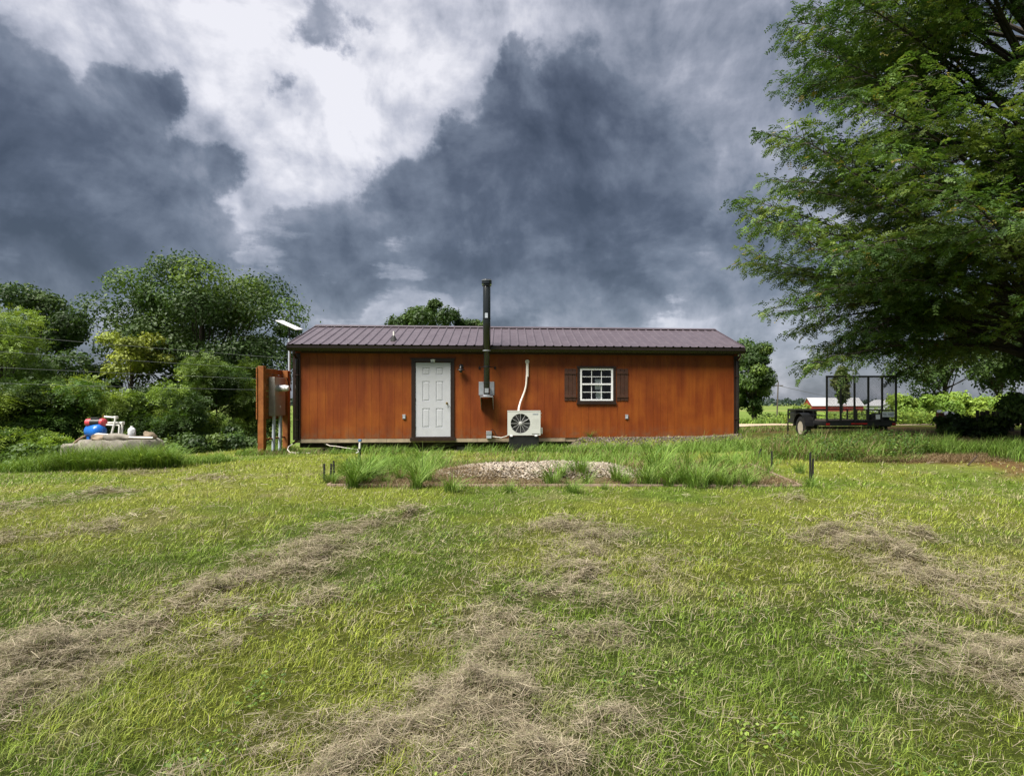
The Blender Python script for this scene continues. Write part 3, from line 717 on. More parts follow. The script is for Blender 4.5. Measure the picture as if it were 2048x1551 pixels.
for w in (B1 - .06, B1 - .14): MB().tube([(A1, AV0 + .1, w), (A1 + .03, AV0 + .1, w)], .018, 8).build('side_handle', M['ac_white'], ac)
for x in (A0 + .10, A1 - .12):
    MB().box(x - .035, x + .035, AV0 - .02, AV1 + .02, B0 - .03, B0).build('foot', M['vinyl_white'], ac, .004)
gz_loc = gh((P0 + UV * (A0 + .4) + NV * -.4).x, (P0 + UV * (A0 + .4) + NV * -.4).y) - Z0
MB().box(A0 + .04, A1 - .04, AV0 + .03, AV1, gz_loc - .06, B0 - .031).build('stand', M['black_plastic'], ac, .01)
# line set: white cover down the wall, then a flexible line into the top rear
c0 = hl(1054.5, 723, -.03); c1 = hl(1053.5, 752, -.03)
ls = MB().lathe([(.062, 0), (.062, .02), (.05, .035)], (c0[0], -.003, c0[1]), 20, R90).build('wall_cap', M['line_cover'], ac, smooth=True)
MB().box(c0[0] - .036, c0[0] + .036, -.06, -.004, c1[1] - .02, c0[1] - .01).build('line_cover', M['line_cover'], ac, .012)
pl = [hl(x, y, -.06) for x, y in ((1053.5, 752), (1052.5, 768), (1050, 780), (1045, 793), (1040.5, 804), (1037.5, 815), (1036.5, 823))]
MB().tube([(p[0], -.06 - .25 * max(0, (i - 2) / 4) ** 1.5, p[1]) for i, p in enumerate(pl)], .027, 10).build('line_hose', M['line_cover'], ac, smooth=True)

# ------------------------------------------------------------------ meter rack: two posts carrying boards, the meter panel faces the shed
RX = -7.42; RY0, RY1 = 15.35, 16.75
gr0 = gh(RX, RY0)
rack = thing('meter_rack', 'stained plank rack on two posts carrying a grey electric meter panel', 'meter rack', (RX, RY0, gr0))
ztop = at(525, 732, RY0).z - gr0
MB().box(-.075, .075, -.075, .075, -.3, ztop).build('post', M['rack_cedar'], rack, .008)
dy = RY1 - RY0
MB().box(-.075, .075, dy - .075, dy + .075, -.4, ztop - .04).build('post', M['rack_cedar'], rack, .008)
zb = at(540, 838, RY0 + .4).z - gr0; nb = 9; bh = (ztop - .03 - zb) / nb
for k in range(nb):
    z = zb + k * bh; MB().box(-.104, -.078, -.10, dy + .12, z + .006, z + bh - .006).build('plank', M['rack_cedar'], rack, .003)
z = at(545, 877, RY0 + .5).z - gr0
MB().box(-.035, .0, .078, dy - .078, z - .02, z + .02).build('brace', M['rack_cedar'], rack)
bz0 = at(560, 831, RY0 + .9).z - gr0; bz1 = at(560, 755, RY0 + .9).z - gr0
by0, by1 = .52, 1.16; bx0, bx1 = -.074, .085
pn = MB().box(bx0, bx1, by0, by1, bz0, bz1).build('meter_panel', M['meter_box_grey'], rack, .006)
MB().box(bx1 + .001, bx1 + .009, by0 + .02, by1 - .02, bz0 + .03, bz0 + (bz1 - bz0) * .52).build('panel_cover', M['meter_box_grey'], pn, .003)
MB().box(bx1 + .010, bx1 + .013, by0 + .28, by0 + .34, bz0 + .22, bz0 + .28).build('panel_label', M['paper'], pn)
RY90 = Matrix.Rotation(math.pi / 2, 4, 'Y')
mz = bz0 + (bz1 - bz0) * .72
MB().lathe([(.095, 0), (.095, .06), (.088, .062), (.088, .10)], (bx1, by0 + .26, mz), 22, RY90).build('meter_socket', M['galvanised'], pn, smooth=True)
MB().lathe([(.082, .10), (.084, .16), (.090, .161), (.090, .18), (.075, .181), (.072, .24), (.05, .262)], (bx1, by0 + .26, mz), 22, RY90).build('meter_dial', M['dish_white'], pn, smooth=True)
for yy, xx in ((.62, .02), (1.0, .02)):
    c_ = MB().tube([(xx, yy, bz0), (xx, yy, bz0 - .3), (xx - .02, yy - .02, -.25)], .042, 12).build('conduit', M['conduit_grey'], rack, smooth=True)
    MB().lathe([(.052, bz0 - .05), (.052, bz0 - .005)], (xx, yy, 0), 12).build('conduit_fitting', M['galvanised'], c_)
MB().tube([(.08, dy, ztop - .1), (.14, dy - .02, ztop - .3), (.16, dy - .05, ztop - .6), (.10, dy - .2, bz1 + .02)], .013, 6).build('cable', M['black_plastic'], rack, smooth=True)

# satellite dish on its mast behind the far post
mX, mY = RX + .02, RY1 + .15
g = gh(mX, mY)
sat = thing('satellite_dish', 'flat white satellite panel tilted on a grey mast beside the shed', 'satellite dish', (mX, mY, g))
dz = at(574, 650, mY).z - g
MB().tube([(0, 0, -.3), (0, 0, dz - .38)], .030, 12).build('mast', M['conduit_grey'], sat, smooth=True)
MB().tube([(0, 0, dz - .39), (0, 0, dz - .03)], .022, 10).build('mast_head', M['black_steel'], sat, smooth=True)
md = Matrix.Translation((0, 0, dz)) @ Matrix.Rotation(math.radians(24), 4, 'Y') @ Matrix.Rotation(math.radians(9), 4, 'X')
dd = MB().box(-.32, .32, -.19, .19, -.014, .014).build('dish_panel', M['dish_white'], sat, .01); dd.matrix_local = md
dd2 = MB().box(-.10, .10, -.07, .07, -.05, -.016).build('dish_mount', M['grille_grey'], sat, .008); dd2.matrix_local = md

# ------------------------------------------------------------------ four utility wires in front of the left trees
for ya, yb, nm in ((663.5, 709, 'topmost'), (697, 733, 'second from the top'), (728.6, 754, 'third from the top'), (760, 776, 'lowest')):
    a = at(0, ya, 18.75); b = at(520, yb, 27.3); d = (b - a)
    pts = [a + d * t_ + Vector((0, 0, -.10 * (1 - ((t_ - .3) / 1.3) ** 2))) for t_ in np.linspace(-.9, 1.75, 24)]
    w = MB().tube(pts, .0045, 5).build('utility_wire', M['wire_grey'], None, smooth=True)
    tag(w, 'thin grey overhead wire passing before the trees, %s of four' % nm, 'wire', 'wires before the left trees')
for k, t_ in enumerate((-.9, 1.75)):
    a = at(0, 663.5, 18.75) + (at(520, 709, 27.3) - at(0, 663.5, 18.75)) * t_
    pl_ = thing('wire_pole', ['weathered pole holding the near end of the wires beyond the lawn', 'weathered pole holding the far end of the wires behind the shed'][k], 'pole', (a.x, a.y, gh(a.x, a.y)))
    MB().tube([(0, 0, -.5), (0, 0, a.z + .3 - gh(a.x, a.y))], [.11, .085], 10).build('pole_shaft', M['weathered_plank'], pl_, smooth=True)

# ------------------------------------------------------------------ old well with pump
WD = 13.6; wc = at(243, 880, WD); wgz = gh(wc.x, wc.y)
def rough_block(rx, ry, h, seed, n=26, jitter=.06):
    m = MB(); r_ = np.random.default_rng(seed); lay = [(1.04, 0), (1.02, .35), (1.0, .7), (.97, .93), (.90, 1.0)]
    jit = 1 + r_.normal(0, jitter * .5, n); vs = []
    for s_, f_ in lay:
        for k in range(n):
            a = 2 * math.pi * k / n; j = jit[k] + r_.normal(0, jitter * .25)
            vs.append((rx * s_ * j * math.copysign(abs(math.cos(a)) ** .8, math.cos(a)), ry * s_ * j * math.copysign(abs(math.sin(a)) ** .8, math.sin(a)), h * f_ + r_.normal(0, h * .015)))
    fs = []
    for i in range(len(lay) - 1):
        for k in range(n): fs.append((i * n + k, i * n + (k + 1) % n, (i + 1) * n + (k + 1) % n, (i + 1) * n + k))
    vs.append((0, 0, h)); c = len(vs) - 1
    fs += [((len(lay) - 1) * n + k, (len(lay) - 1) * n + (k + 1) % n, c) for k in range(n)]
    return m.add(vs, fs)
wtop = at(232, 878, WD).z
well = rough_block(.80, .70, wtop - wgz + .25, 3).build('well_cap', M['concrete'], None, smooth=True)
well.location = (wc.x, wc.y, wgz - .25); tag(well, 'old round concrete well cap at the edge of the lawn', 'well')
sb = rough_block(.27, .36, .62, 9, 18, .16).build('concrete_chunk', M['concrete'], None, smooth=True)
p = at(164, 905, WD - .25); sb.location = (p.x, p.y, gh(p.x, p.y) - .12); tag(sb, 'rough broken concrete chunk at the end of the well cap', 'concrete')
def WP(px, py, dd=0.0): return at(px, py, WD + dd)
def rockmesh(name, r, seed, sq=(1, 1, .7)):
    import bmesh
    b = bmesh.new(); bmesh.ops.create_icosphere(b, subdivisions=2, radius=1); r_ = np.random.default_rng(seed)
    ph = r_.uniform(0, 6, (4, 3)); 
    for v in b.verts:
        k = 1 + sum(.20 * math.sin(2.6 * (i + 1) * v.co.dot(Vector(ph[i]).normalized()) + ph[i][0]) for i in range(4)) * .8
        v.co = Vector((v.co.x * sq[0], v.co.y * sq[1], v.co.z * sq[2])) * r * k
    m = bpy.data.meshes.new(name); b.to_mesh(m); b.free(); return m
for (px, py, r, sd_, sq, lab) in ((199, 880, .14, 4, (1.4, .8, .55), 'tan flat rock lying before the blue pump tank'), (234, 880, .16, 8, (1.5, .8, .6), 'grey lumpy rock lying under the white pump pipes'),
                             (300, 871.5, .13, 12, (1.1, .9, .85), 'pointed tan rock at the end of the long white pipe')):
    m_ = rockmesh('rock', r, sd_, sq); m_.materials.append(M['rock_tan'] if sd_ != 8 else M['concrete']); o = link('rock', m_); shade(o, 60)
    p = WP(px, py, -.38 if sd_ != 12 else .1); o.location = (p.x, p.y, wtop + r * sq[2] * .55); tag(o, lab, 'rock')
p = WP(277, 876, .05)
bm_ = MB().box(-.42, .33, -.08, .08, 0, .07).build('timber', M['deck_wood'], None, .008); bm_.location = (p.x, p.y, wtop + .004); tag(bm_, 'short weathered timber laid across the well cap', 'timber')
# pump
pump = thing('water_pump', 'red and black pump on a blue pressure tank with white pipes', 'pump', (WP(190, 880).x, WD, wtop))
def PP(px, py, dd=0.0):
    q = at(px, py, WD + dd); return (q.x - WP(190, 880).x, dd, q.z - wtop)
tr_ = .155; L2 = .17
prf = [(.01, -L2 - .10), (.07, -L2 - .085), (.125, -L2 - .045), (tr_, -L2), (tr_, L2), (.125, L2 + .045), (.07, L2 + .085), (.01, L2 + .10)]
tk = MB().lathe(prf, (PP(191, 867)[0], 0, tr_ + .03), 28, Matrix.Rotation(math.radians(-28), 4, 'Z') @ RY90).build('pressure_tank', M['pump_blue'], pump, smooth=True)
for sx in (-.13, .13): MB().box(PP(191, 867)[0] + sx - .03, PP(191, 867)[0] + sx + .03, -.12 - sx * .5, .12 - sx * .5, -.01, .06).build('tank_foot', M['pump_blue'], pump)
mz_ = PP(190, 844.5)[2]; mx_ = PP(193.5, 844)[0]
MB().lathe([(.05, -.225), (.085, -.215), (.092, -.12), (.092, -.105)], (mx_, 0, mz_), 22, RY90).build('motor_end', M['pump_red'], pump, smooth=True)
MB().lathe([(.09, -.104), (.09, .10)], (mx_, 0, mz_), 22, RY90).build('motor', M['black_plastic'], pump, smooth=True)
MB().box(mx_ - .10, mx_ + .06, -.06, .06, mz_ + .07, mz_ + .115).build('terminal_box', M['black_plastic'], pump, .008)
MB().lathe([(.08, .101), (.095, .11), (.097, .17), (.07, .20), (.04, .215)], (mx_, 0, mz_), 22, RY90).build('pump_head', M['pump_red'], pump, smooth=True)
MB().box(mx_ - .14, mx_ + .14, -.07, .07, mz_ - .115, mz_ - .075).build('motor_plate', M['pump_blue'], pump)
MB().tube([(mx_ + .14, 0, mz_ + .09), (mx_ + .15, 0, mz_ + .17)], .022, 8).build('valve', M['brass'], pump)
def pvc(pts, r=.019, dd=0.0):
    return MB().tube([PP(x, y, dd) for x, y in pts], r, 10).build('pipe', M['pvc_white'], pump, smooth=True)
pvc([(209, 833), (230.5, 834.5), (231, 836), (229, 845), (223, 868)], .020, -.05)
pvc([(213, 845.3), (243.5, 845), (244.5, 846.5), (243, 872)], .024, .04)
pvc([(213, 849.3), (238, 849.8), (238.5, 851), (237.7, 872)], .018, -.02)
pvc([(186, 871), (193, 867.5), (197, 867.2), (212, 868.5)], .017, -.24)
pvc([(211, 868.8), (236, 869.5)], .021, -.22)
pvc([(222, 873.5), (262, 874.2), (306, 875.3)], .021, -.2)
for x, y in ((231, 834.5), (244, 845.5)):
    q_ = PP(x, y, -.02); MB().box(q_[0] - .03, q_[0] + .03, q_[1] - .04, q_[1] + .06, q_[2] - .03, q_[2] + .03).build('elbow', M['pvc_white'], pump, .012)
hp = [at(x, y, WD + dd) for x, y, dd in ((172, 871, .0), (160, 877, -.1), (149, 885, -.2), (141, 894, -.3), (138, 902, -.35), (137, 908, -.4))]
hs = MB().tube(hp, .025, 8).build('hose', M['hose_tan'], None, smooth=True); tag(hs, 'brown hose arching off the blue pump tank to the ground', 'hose')
jp = WP(263.5, 872, .0)
jug = thing('plastic_jug', 'translucent white plastic jug standing on the well cap timber', 'jug', (jp.x, jp.y, wtop + .075))
MB().lathe([(.070, 0), (.076, .01), (.076, .13), (.068, .16), (.04, .19), (.022, .20), (.022, .215)], (0, 0, 0), 18).build('jug_body', M['jug_white'], jug, smooth=True)
MB().lathe([(.025, .205), (.025, .228)], (0, 0, 0), 14).build('jug_cap', M['vinyl_white'], jug)
MB().tube([(.04, -.03, .18), (.09, -.05, .16), (.095, -.05, .10), (.07, -.04, .07)], .010, 6).build('jug_handle', M['jug_white'], jug, smooth=True)

# ------------------------------------------------------------------ garden bed edging
bed = thing('garden_bed', 'low weathered timber edging around the weedy garden bed', 'garden bed', (0, 0, 0))
def plank(a, b, h=.13, th=.04, name='edging_board', mat='bed_timber', n=1):
    a = Vector(a); b = Vector(b)
    za, zb_ = gh(*a), gh(*b); d = (b - a); l = d.length; rz = math.atan2(d.y, d.x)
    m = MB().box(0, l - .01, -th / 2, th / 2, 0, h).build(name, M[mat], bed, .004)
    m.location = (a.x, a.y, za - .10); m.rotation_euler = (0, -math.atan2(zb_ - za, l), rz); return m
xs_ = [BED[0], -1.6, .35, 2.3, BED[1]]
for a, b in zip(xs_[:-1], xs_[1:]): plank((a, BED[2] + .02 * random.random()), (b, BED[2] + .02 * random.random()))
plank((BED[1], BED[2] + .03), (BED[1] + .06, 11.2)); plank((BED[1] + .06, 11.2), (BED[1] + .10, BED[3]))
plank((BED[0], BED[2] + .03), (BED[0] - .02, 11.2)); plank((BED[0] - .02, 11.2), (BED[0] - .05, BED[3]))
for (x, y0, y1, tilt, hh) in ((648.5, 928, 962, 0, 0), (661, 928, 962, 3, 0), (668.5, 922, 958, -2, 0), (694.5, 918, 932, 0, 0), (1516, 896, 917, 16, 0), (1543.5, 902, 935, 0, 0), (1620.5, 905, 962, 0, 0), (1625, 918, 962, 1, 0)):
    gx_, gy_ = hit(x, y1); h_ = (y1 - y0) / FPX * gy_
    s_ = MB().prism([(-.014, -.014), (.014, -.014), (.014, .014), (-.014, .014)], 'z', -.15, h_)
    s_.prism([(-.0142, -.0142), (.0142, -.0142), (.004, .004), (-.004, .004)], 'z', h_, h_ + .012)
    o = s_.build('garden_stake', M['stake_black'], None); o.location = (gx_, gy_, gh(gx_, gy_)); o.rotation_euler = (0, math.radians(tilt), 0)
    lab = {648.5: 'short black stake standing furthest out of the three at the bed corner', 661: 'leaning black stake in the middle of three at the bed corner', 668.5: 'short black stake closest to the shed of three at the bed corner',
           694.5: 'stubby black stake in the grass behind the three stakes', 1516: 'tilted black stake at the back corner of the bed', 1543.5: 'upright black stake halfway along the bed edge board',
           1620.5: 'tall black stake at the front corner of the bed', 1625: 'thin black stake paired with the tall corner stake'}[x]
    tag(o, lab, 'stake', 'black stakes around the garden bed')
# hydrant
hx, hy = hit(719.5, 930); gzh = gh(hx, hy)
hyd = thing('yard_hydrant', 'black standpipe with blue valve and white hose before the shed', 'hydrant', (hx, hy, gzh))
def HP(px, py): q_ = at(px, py, hy); return (q_.x - hx, 0, q_.z - gzh)
MB().tube([(0, 0, -.2), HP(719.5, 897)], .026, 10).build('standpipe', M['stake_black'], hyd, smooth=True)
MB().tube([HP(719.3, 897), HP(720, 884)], .022, 10).build('hose_end', M['pvc_white'], hyd, smooth=True)
a_ = HP(720, 881); MB().box(a_[0] - .032, a_[0] + .032, -.03, .03, a_[2] - .02, a_[2] + .03).build('valve_head', M['valve_blue'], hyd, .008)
MB().tube([HP(719, 899), HP(716, 904), HP(712, 905.5)], .012, 8).build('spout', M['pvc_white'], hyd, smooth=True)
# loose hoses along the foot of the shed
def gl(px, py, D=15.9, lift=0): q_ = at(px, py, D); return q_
hz_ = MB().tube([at(x, y, D) for x, y, D in ((591, 884, 15.95), (583, 889, 15.9), (577, 893, 15.8), (575, 899, 15.7), (580, 904.5, 15.5), (598, 905.2, 15.45), (622, 905.5, 15.4))], .012, 7).build('pipe_loop', M['line_cover'], None, smooth=True)
tag(hz_, 'pale flexible pipe looping out under the shed corner', 'pipe')
hz_ = MB().tube([at(x, y, D) for x, y, D in ((648, 886, 16.3), (660, 891, 16.0), (672, 892, 15.9), (690, 895, 15.8), (705, 897, 15.7), (716, 899, 15.0))], .008, 7).build('pipe_loop', M['line_cover'], None, smooth=True)
tag(hz_, 'thin pale pipe sagging from under the shed to the hydrant', 'pipe')
p = hit(872, 897); bl = MB().box(-.33, .33, -.12, .12, 0, .045).box(-.36, .2, -.02, .16, .046, .08).build('step_board', M['weathered_plank'], None, .006)
bl.location = (p[0], p[1], gh(*p) + .04); bl.rotation_euler = (.05, -.05, .12); tag(bl, 'loose grey boards lying in the grass below the white door', 'board')

# ------------------------------------------------------------------ utility trailer
TD = 16.0; tx0, tx1 = at(1651, 840, TD).x, at(1792, 840, TD).x; tg = gh(8.2, 16.8); dkz = at(1720, 842, TD).z
trl = thing('utility_trailer', 'black utility trailer with raised mesh ramp gate and licence plate', 'trailer', ((tx0 + tx1) / 2, TD, tg))
hw = (tx1 - tx0) / 2; dh = dkz - tg; TL = 2.6
def TB(name, x0, x1, y0, y1, z0, z1, mat='black_steel', par=None, bev=.004): return MB().box(x0, x1, y0, y1, z0, z1).build(name, M[mat], par or trl, bev)
TB('rear_frame', -hw, hw, 0, .06, dh - .12, dh); TB('front_frame', -hw, hw, TL - .06, TL, dh - .12, dh)
for s in (-1, 1): TB('side_frame', s * hw - (.05 if s > 0 else 0), s * hw + (.05 if s < 0 else 0), .062, TL - .062, dh - .12, dh)
for k in range(12):
    x0 = -hw + .054 + k * (2 * hw - .108) / 12; TB('deck_board', x0, x0 + (2 * hw - .108) / 12 - .006, .064, TL - .064, dh - .035, dh - .003, 'deck_wood', None, 0)
for y in (.5, 1.1, 1.7, 2.2): TB('crossmember', -hw + .052, hw - .052, y, y + .05, dh - .115, dh - .037)
rh = .31
for s in (-1, 1):
    xo = s * (hw - .025)
    TB('side_rail', xo - .022, xo + .022, .062, TL, dh + rh - .04, dh + rh)
    for y in (.75, 1.4, 2.0, TL - .03): TB('rail_post', xo - .02, xo + .02, y, y + .04, dh + .001, dh + rh - .041)
    TB('mid_rail', xo - .013, xo + .013, .064, TL - .01, dh + .14, dh + .165)
TB('side_rail', -hw + .052, hw - .052, TL - .04, TL, dh + rh - .04, dh + rh)
# ramp gate standing up
gh_ = at(1720, 751, TD).z - dkz
gate = thing('ramp_gate', None, None); gate.parent = trl
nbar = 6
for k in range(nbar):
    x = -hw + .02 + k * (2 * hw - .04) / (nbar - 1); TB('gate_bar', x - .022, x + .022, -.055, -.012, dh - .02, dh + gh_ - .05, 'black_steel', gate)
TB('gate_rail', -hw - .005, hw + .005, -.058, -.01, dh + gh_ - .049, dh + gh_, 'black_steel', gate); TB('gate_rail', -hw, hw, -.010, -.001, dh - .02, dh + .02, 'black_steel', gate)
ms = MB(); st = .036; z0_, z1_ = dh + .02, dh + gh_ - .05
def seg(a, b):
    ms.tube([a, b], .0036, 3, False)
hh_ = z1_ - z0_
for i in range(int((2 * hw + hh_) / st)):
    c = -hw + i * st
    for s in (1, -1):
        if s == 1: xa, xb = c - hh_, c; za, zb_ = z0_, z1_
        else: xa, xb = c, c - hh_; za, zb_ = z0_, z1_
        pts = []
        # clip to the gate width
        d_ = xb - xa; ta, tb_ = 0.0, 1.0
        for lim in (-hw, hw):
            t_ = (lim - xa) / d_
            if (lim == -hw) == (d_ > 0): ta = max(ta, t_)
            else: tb_ = min(tb_, t_)
        if tb_ - ta > .02: seg((xa + d_ * ta, -.03, za + (zb_ - za) * ta), (xa + d_ * tb_, -.03, za + (zb_ - za) * tb_))
msh = ms.build('gate_mesh', M['black_steel'], gate); tag(msh, kind='stuff')
# plate, paper, lamps
def TPX(px, py, y=0.0): q_ = at(px, py, TD + y); return q_.x - trl.location.x, q_.z - tg
a = TPX(1764.5, 833.5, -.07); b = TPX(1788.5, 822.7, -.07)
plt = TB('licence_plate', a[0], b[0], -.075, -.072, a[1], b[1], 'plate_white', None, 0); plt['label'] = 'white licence plate reading 70L 5687'
fc = bpy.data.curves.new('plate_number', 'FONT'); fc.body = '70L 5687'; fc.size = .085; fc.align_x = 'CENTER'; fc.align_y = 'CENTER'; fc.extrude = .0004
fo = bpy.data.objects.new('plate_number_tmp', fc); COL.objects.link(fo); dg = bpy.context.evaluated_depsgraph_get()
fm = bpy.data.meshes.new_from_object(fo.evaluated_get(dg)); bpy.data.objects.remove(fo); fm.name = 'plate_number'; fm.materials.clear(); fm.materials.append(M['plate_ink'])
po = link('plate_number', fm, plt); po.location = ((a[0] + b[0]) / 2, -.0762, (a[1] + b[1]) / 2 - .006); po.rotation_euler = (math.radians(90), 0, 0)
a = TPX(1752, 838, -.07); b = TPX(1760.5, 828.5, -.07); TB('registration_card', a[0], b[0], -.064, -.061, a[1], b[1], 'paper', None, 0)
a = TPX(1703, 848.3, -.02); b = TPX(1735, 845.6, -.02); TB('light_bar', a[0], b[0], -.02, -.001, a[1], b[1], 'lamp_red', None, .003)
for s in (-1, 1): TB('tail_light', s * (hw - .06) - .045, s * (hw - .06) + .045, -.02, -.001, dh - .10, dh - .05, 'lamp_red', None, .004)
def wheel(x, y, r=.33, w=.19):
    wh = thing('wheel', None, None); wh.parent = trl; wh.location = (x, y, r - .03)
    MB().lathe([(r * .60, -w / 2), (r * .9, -w / 2), (r, -w * .36), (r, w * .36), (r * .9, w / 2), (r * .60, w / 2)], (0, 0, 0), 30, RY90, False).build('tyre', M['rubber'], wh, smooth=True)
    s = 1 if x > 0 else -1
    rm = MB().lathe([(r * .60, w * .44), (r * .56, w * .40), (r * .54, w * .12), (r * .3, w * .16), (r * .24, w * .30), (.02, w * .32)], (0, 0, 0), 24, Matrix.Scale(s, 4, Vector((1, 0, 0))) @ RY90)
    rm.build('rim', M['rim_cream'], wh, smooth=True)
for s in (-1, 1):
    xw = s * (hw + .13); yw = 1.10; wheel(xw, yw)
    prf = [(yw + .42 * math.cos(a_), .30 + .42 * math.sin(a_)) for a_ in np.linspace(math.radians(8), math.radians(172), 14)]
    m = MB().prism(prf + [(p_[0] * 1.0 + (yw - p_[0]) * .035, p_[1] - .015) for p_ in reversed(prf)], 'x', min(s * hw, s * (hw + .26)) + .001, max(s * hw, s * (hw + .26)))
    m.build('fender', M['black_steel'], trl)
TB('axle', -hw - .1, hw + .1, 1.07, 1.13, .27, .33)
for s in (-1, 1): MB().box(s * (hw - .12) - .03, s * (hw - .12) + .03, .75, 1.45, .33, dh - .121).build('leaf_spring', M['black_steel'], trl)
for s in (-1, 1): MB().tube([(s * .55, TL, dh - .06), (0, TL + 1.15, dh - .08)], .04, 6).build('tongue', M['black_steel'], trl)
TB('toolbox', -hw + .25, -hw + .95, TL + .06, TL + .45, dh - .05, dh + .22, 'black_plastic', None, .03); TB('toolbox_lid', -hw + .23, -hw + .97, TL + .04, TL + .47, dh + .221, dh + .29, 'black_plastic', None, .03)
jk = MB().tube([(-hw - .02, TL - .1, .02), (-hw - .02, TL - .1, .40), (-hw + .1, TL - .1, .46)], .022, 8).box(-hw - .08, -hw + .04, TL - .16, TL - .04, -.02, .02)
jk.build('stabilizer_leg', M['black_steel'], trl)

# ------------------------------------------------------------------ burn barrel, bin, plank wall, post
def ground_at(px, py): x, y = hit(px, py); return Vector((x, y, gh(x, y)))
p = ground_at(1880, 857); bs = p.y / FPX
rb, hb = 7.2 * bs, 32 * bs
br = thing('rusty_barrel', 'rust red steel drum standing in the weeds before a bush', 'barrel', p)
prf = [(rb * .97, 0), (rb, .01)]
for f_ in (.33, .66): prf += [(rb, hb * f_ - .03), (rb * 1.05, hb * f_), (rb, hb * f_ + .03)]
prf += [(rb, hb - .02), (rb * 1.03, hb), (rb * .95, hb), (rb * .94, hb * .6), (.02, hb * .6)]
MB().lathe(prf, (0, 0, 0), 24).build('drum', M['rust'], br, smooth=True)
m = MB()
cs = [(rb * .85 * math.cos(a_), rb * .85 * math.sin(a_) - .02, hb + .03 + .05 * math.sin(3 * a_)) for a_ in np.linspace(0, 6.283, 12, endpoint=False)]
m.add(cs + [(0, 0, hb + .10)] + [(c[0], c[1], c[2] - .03) for c in cs], [(k, (k + 1) % 12, 12) for k in range(12)] + [(k, k + 13, (k + 1) % 12 + 13, (k + 1) % 12) for k in range(12)])
o = m.build('rag', M['paper'], None); o.location = p; tag(o, 'crumpled white rag lying on the rusty drum', 'rag')
p = ground_at(1896, 853); bn = thing('trash_bin', 'dark bin with a grey domed lid beside the rusty drum', 'bin', p)
MB().lathe([(.17, 0), (.2, .03), (.22, .46)], (0, 0, 0), 20).build('bin_body', M['black_plastic'], bn, smooth=True)
MB().lathe([(.235, .455), (.235, .49), (.19, .56), (.06, .60), (.01, .605)], (0, 0, 0), 20).build('bin_lid', M['lid_grey'], bn, smooth=True)
p0_ = ground_at(1952, 862); D_ = p0_.y
fn = thing('plank_wall', 'row of weathered dark upright planks under the big tree', 'plank wall', p0_)
x = 0.0; k = 0; xe = at(2030, 850, D_).x - p0_.x
while x < xe:
    w_ = random.uniform(.10, .17); h_ = (862 - 818) / FPX * D_ * random.uniform(.88, 1.04)
    o = MB().box(0, w_, -.015, .015, -.1, h_).build('plank', M['weathered_plank'], fn, .004); o.location = (x, random.uniform(-.02, .02), 0); o.rotation_euler = (0, random.uniform(-.03, .03), 0)
    x += w_ + random.uniform(.004, .05); k += 1
MB().box(-.02, xe + .1, .04, .08, (862 - 840) / FPX * D_, (862 - 834) / FPX * D_).build('rail', M['weathered_plank'], fn)
pw_ = at(1935, 812, 34); g = gh(pw_.x, 34); o = MB().box(-.06, .06, -.06, .06, -.2, at(1935, 788, 34).z - g).prism([(-.07, -.07), (.07, -.07), (.07, .07), (-.07, .07)], 'z', at(1935, 788, 34).z - g, at(1935, 786, 34).z - g).build('white_post', M['house_white'], None, .01)
o.location = (pw_.x, 34, g); tag(o, 'white painted post seen beyond the bushes under the big tree', 'post')

# ------------------------------------------------------------------ far barn, white house, utility pole
BD = 240.0
bx0_, bx1_ = at(1625, 810, BD).x, at(1727, 810, BD).x; zg = gh(bx0_ + 10, BD); ze = at(1640, 811, BD).z; zr = at(1640, 797, BD).z + .3
barn = thing('red_barn', 'far red barn with a pale metal gable roof across the field', 'barn', (bx0_, BD, zg)); bl_ = bx1_ - bx0_; bdp = 9.0
MB().prism([(0, 0), (bdp, 0), (bdp, ze - zg), (bdp / 2, zr - zg - .25), (0, ze - zg)], 'x', 0, bl_).build('wall', M['barn_red'], barn)
for s in (0, 1):
    q0, q1 = ((-.4, ze - zg - .15), (bdp / 2, zr - zg)) if s == 0 else ((bdp + .4, ze - zg - .15), (bdp / 2, zr - zg))
    MB().prism([q0, q1, (q1[0], q1[1] + .12), (q0[0], q0[1] + .12)], 'x', -.4, bl_ + .4).build('roof', M['barn_roof'], barn)
MB().box(bl_ * .55, bl_ * .55 + 2.4, -.08, -.01, 0, 2.6).build('barn_door', M['barn_red'], barn)
MB().box(bl_ + .001, bl_ + .05, bdp * .3, bdp * .7, 0, 2.8).build('barn_door', M['house_white'], barn)
hx0, hx1 = at(1765, 810, 150).x, at(1804, 810, 150).x; zg = gh(hx1, 150)
wh_ = thing('farm_house', 'small white farm house glimpsed right of the trailer', 'house', (hx0, 150, zg)); hl_ = hx1 - hx0; hz2 = at(1790, 812, 150).z - zg
MB().prism([(0, 0), (hl_, 0), (hl_, hz2 + .2), (hl_ / 2, hz2 + 1.4), (0, hz2 + .2)], 'y', 0, 8).build('wall', M['house_white'], wh_)
for s in (0, 1):
    q0, q1 = ((-.3, hz2), (hl_ / 2, hz2 + 1.5)) if s == 0 else ((hl_ + .3, hz2), (hl_ / 2, hz2 + 1.5))
    MB().prism([q0, q1, (q1[0], q1[1] + .15), (q0[0], q0[1] + .15)], 'y', -.3, 8.3).build('roof', M['barn_roof'], wh_)
for x in (.6, hl_ - 1.4): MB().box(x, x + .8, -.03, -.005, hz2 * .35, hz2 * .8).build('window', M['black_plastic'], wh_)
PD = 62.0; pa = at(1553.5, 832, PD); g = gh(pa.x, PD)
up = thing('utility_pole', 'thin leaning utility pole in the field behind the shed', 'utility pole', (pa.x, PD, g))
ptop = at(1556.5, 763, PD)
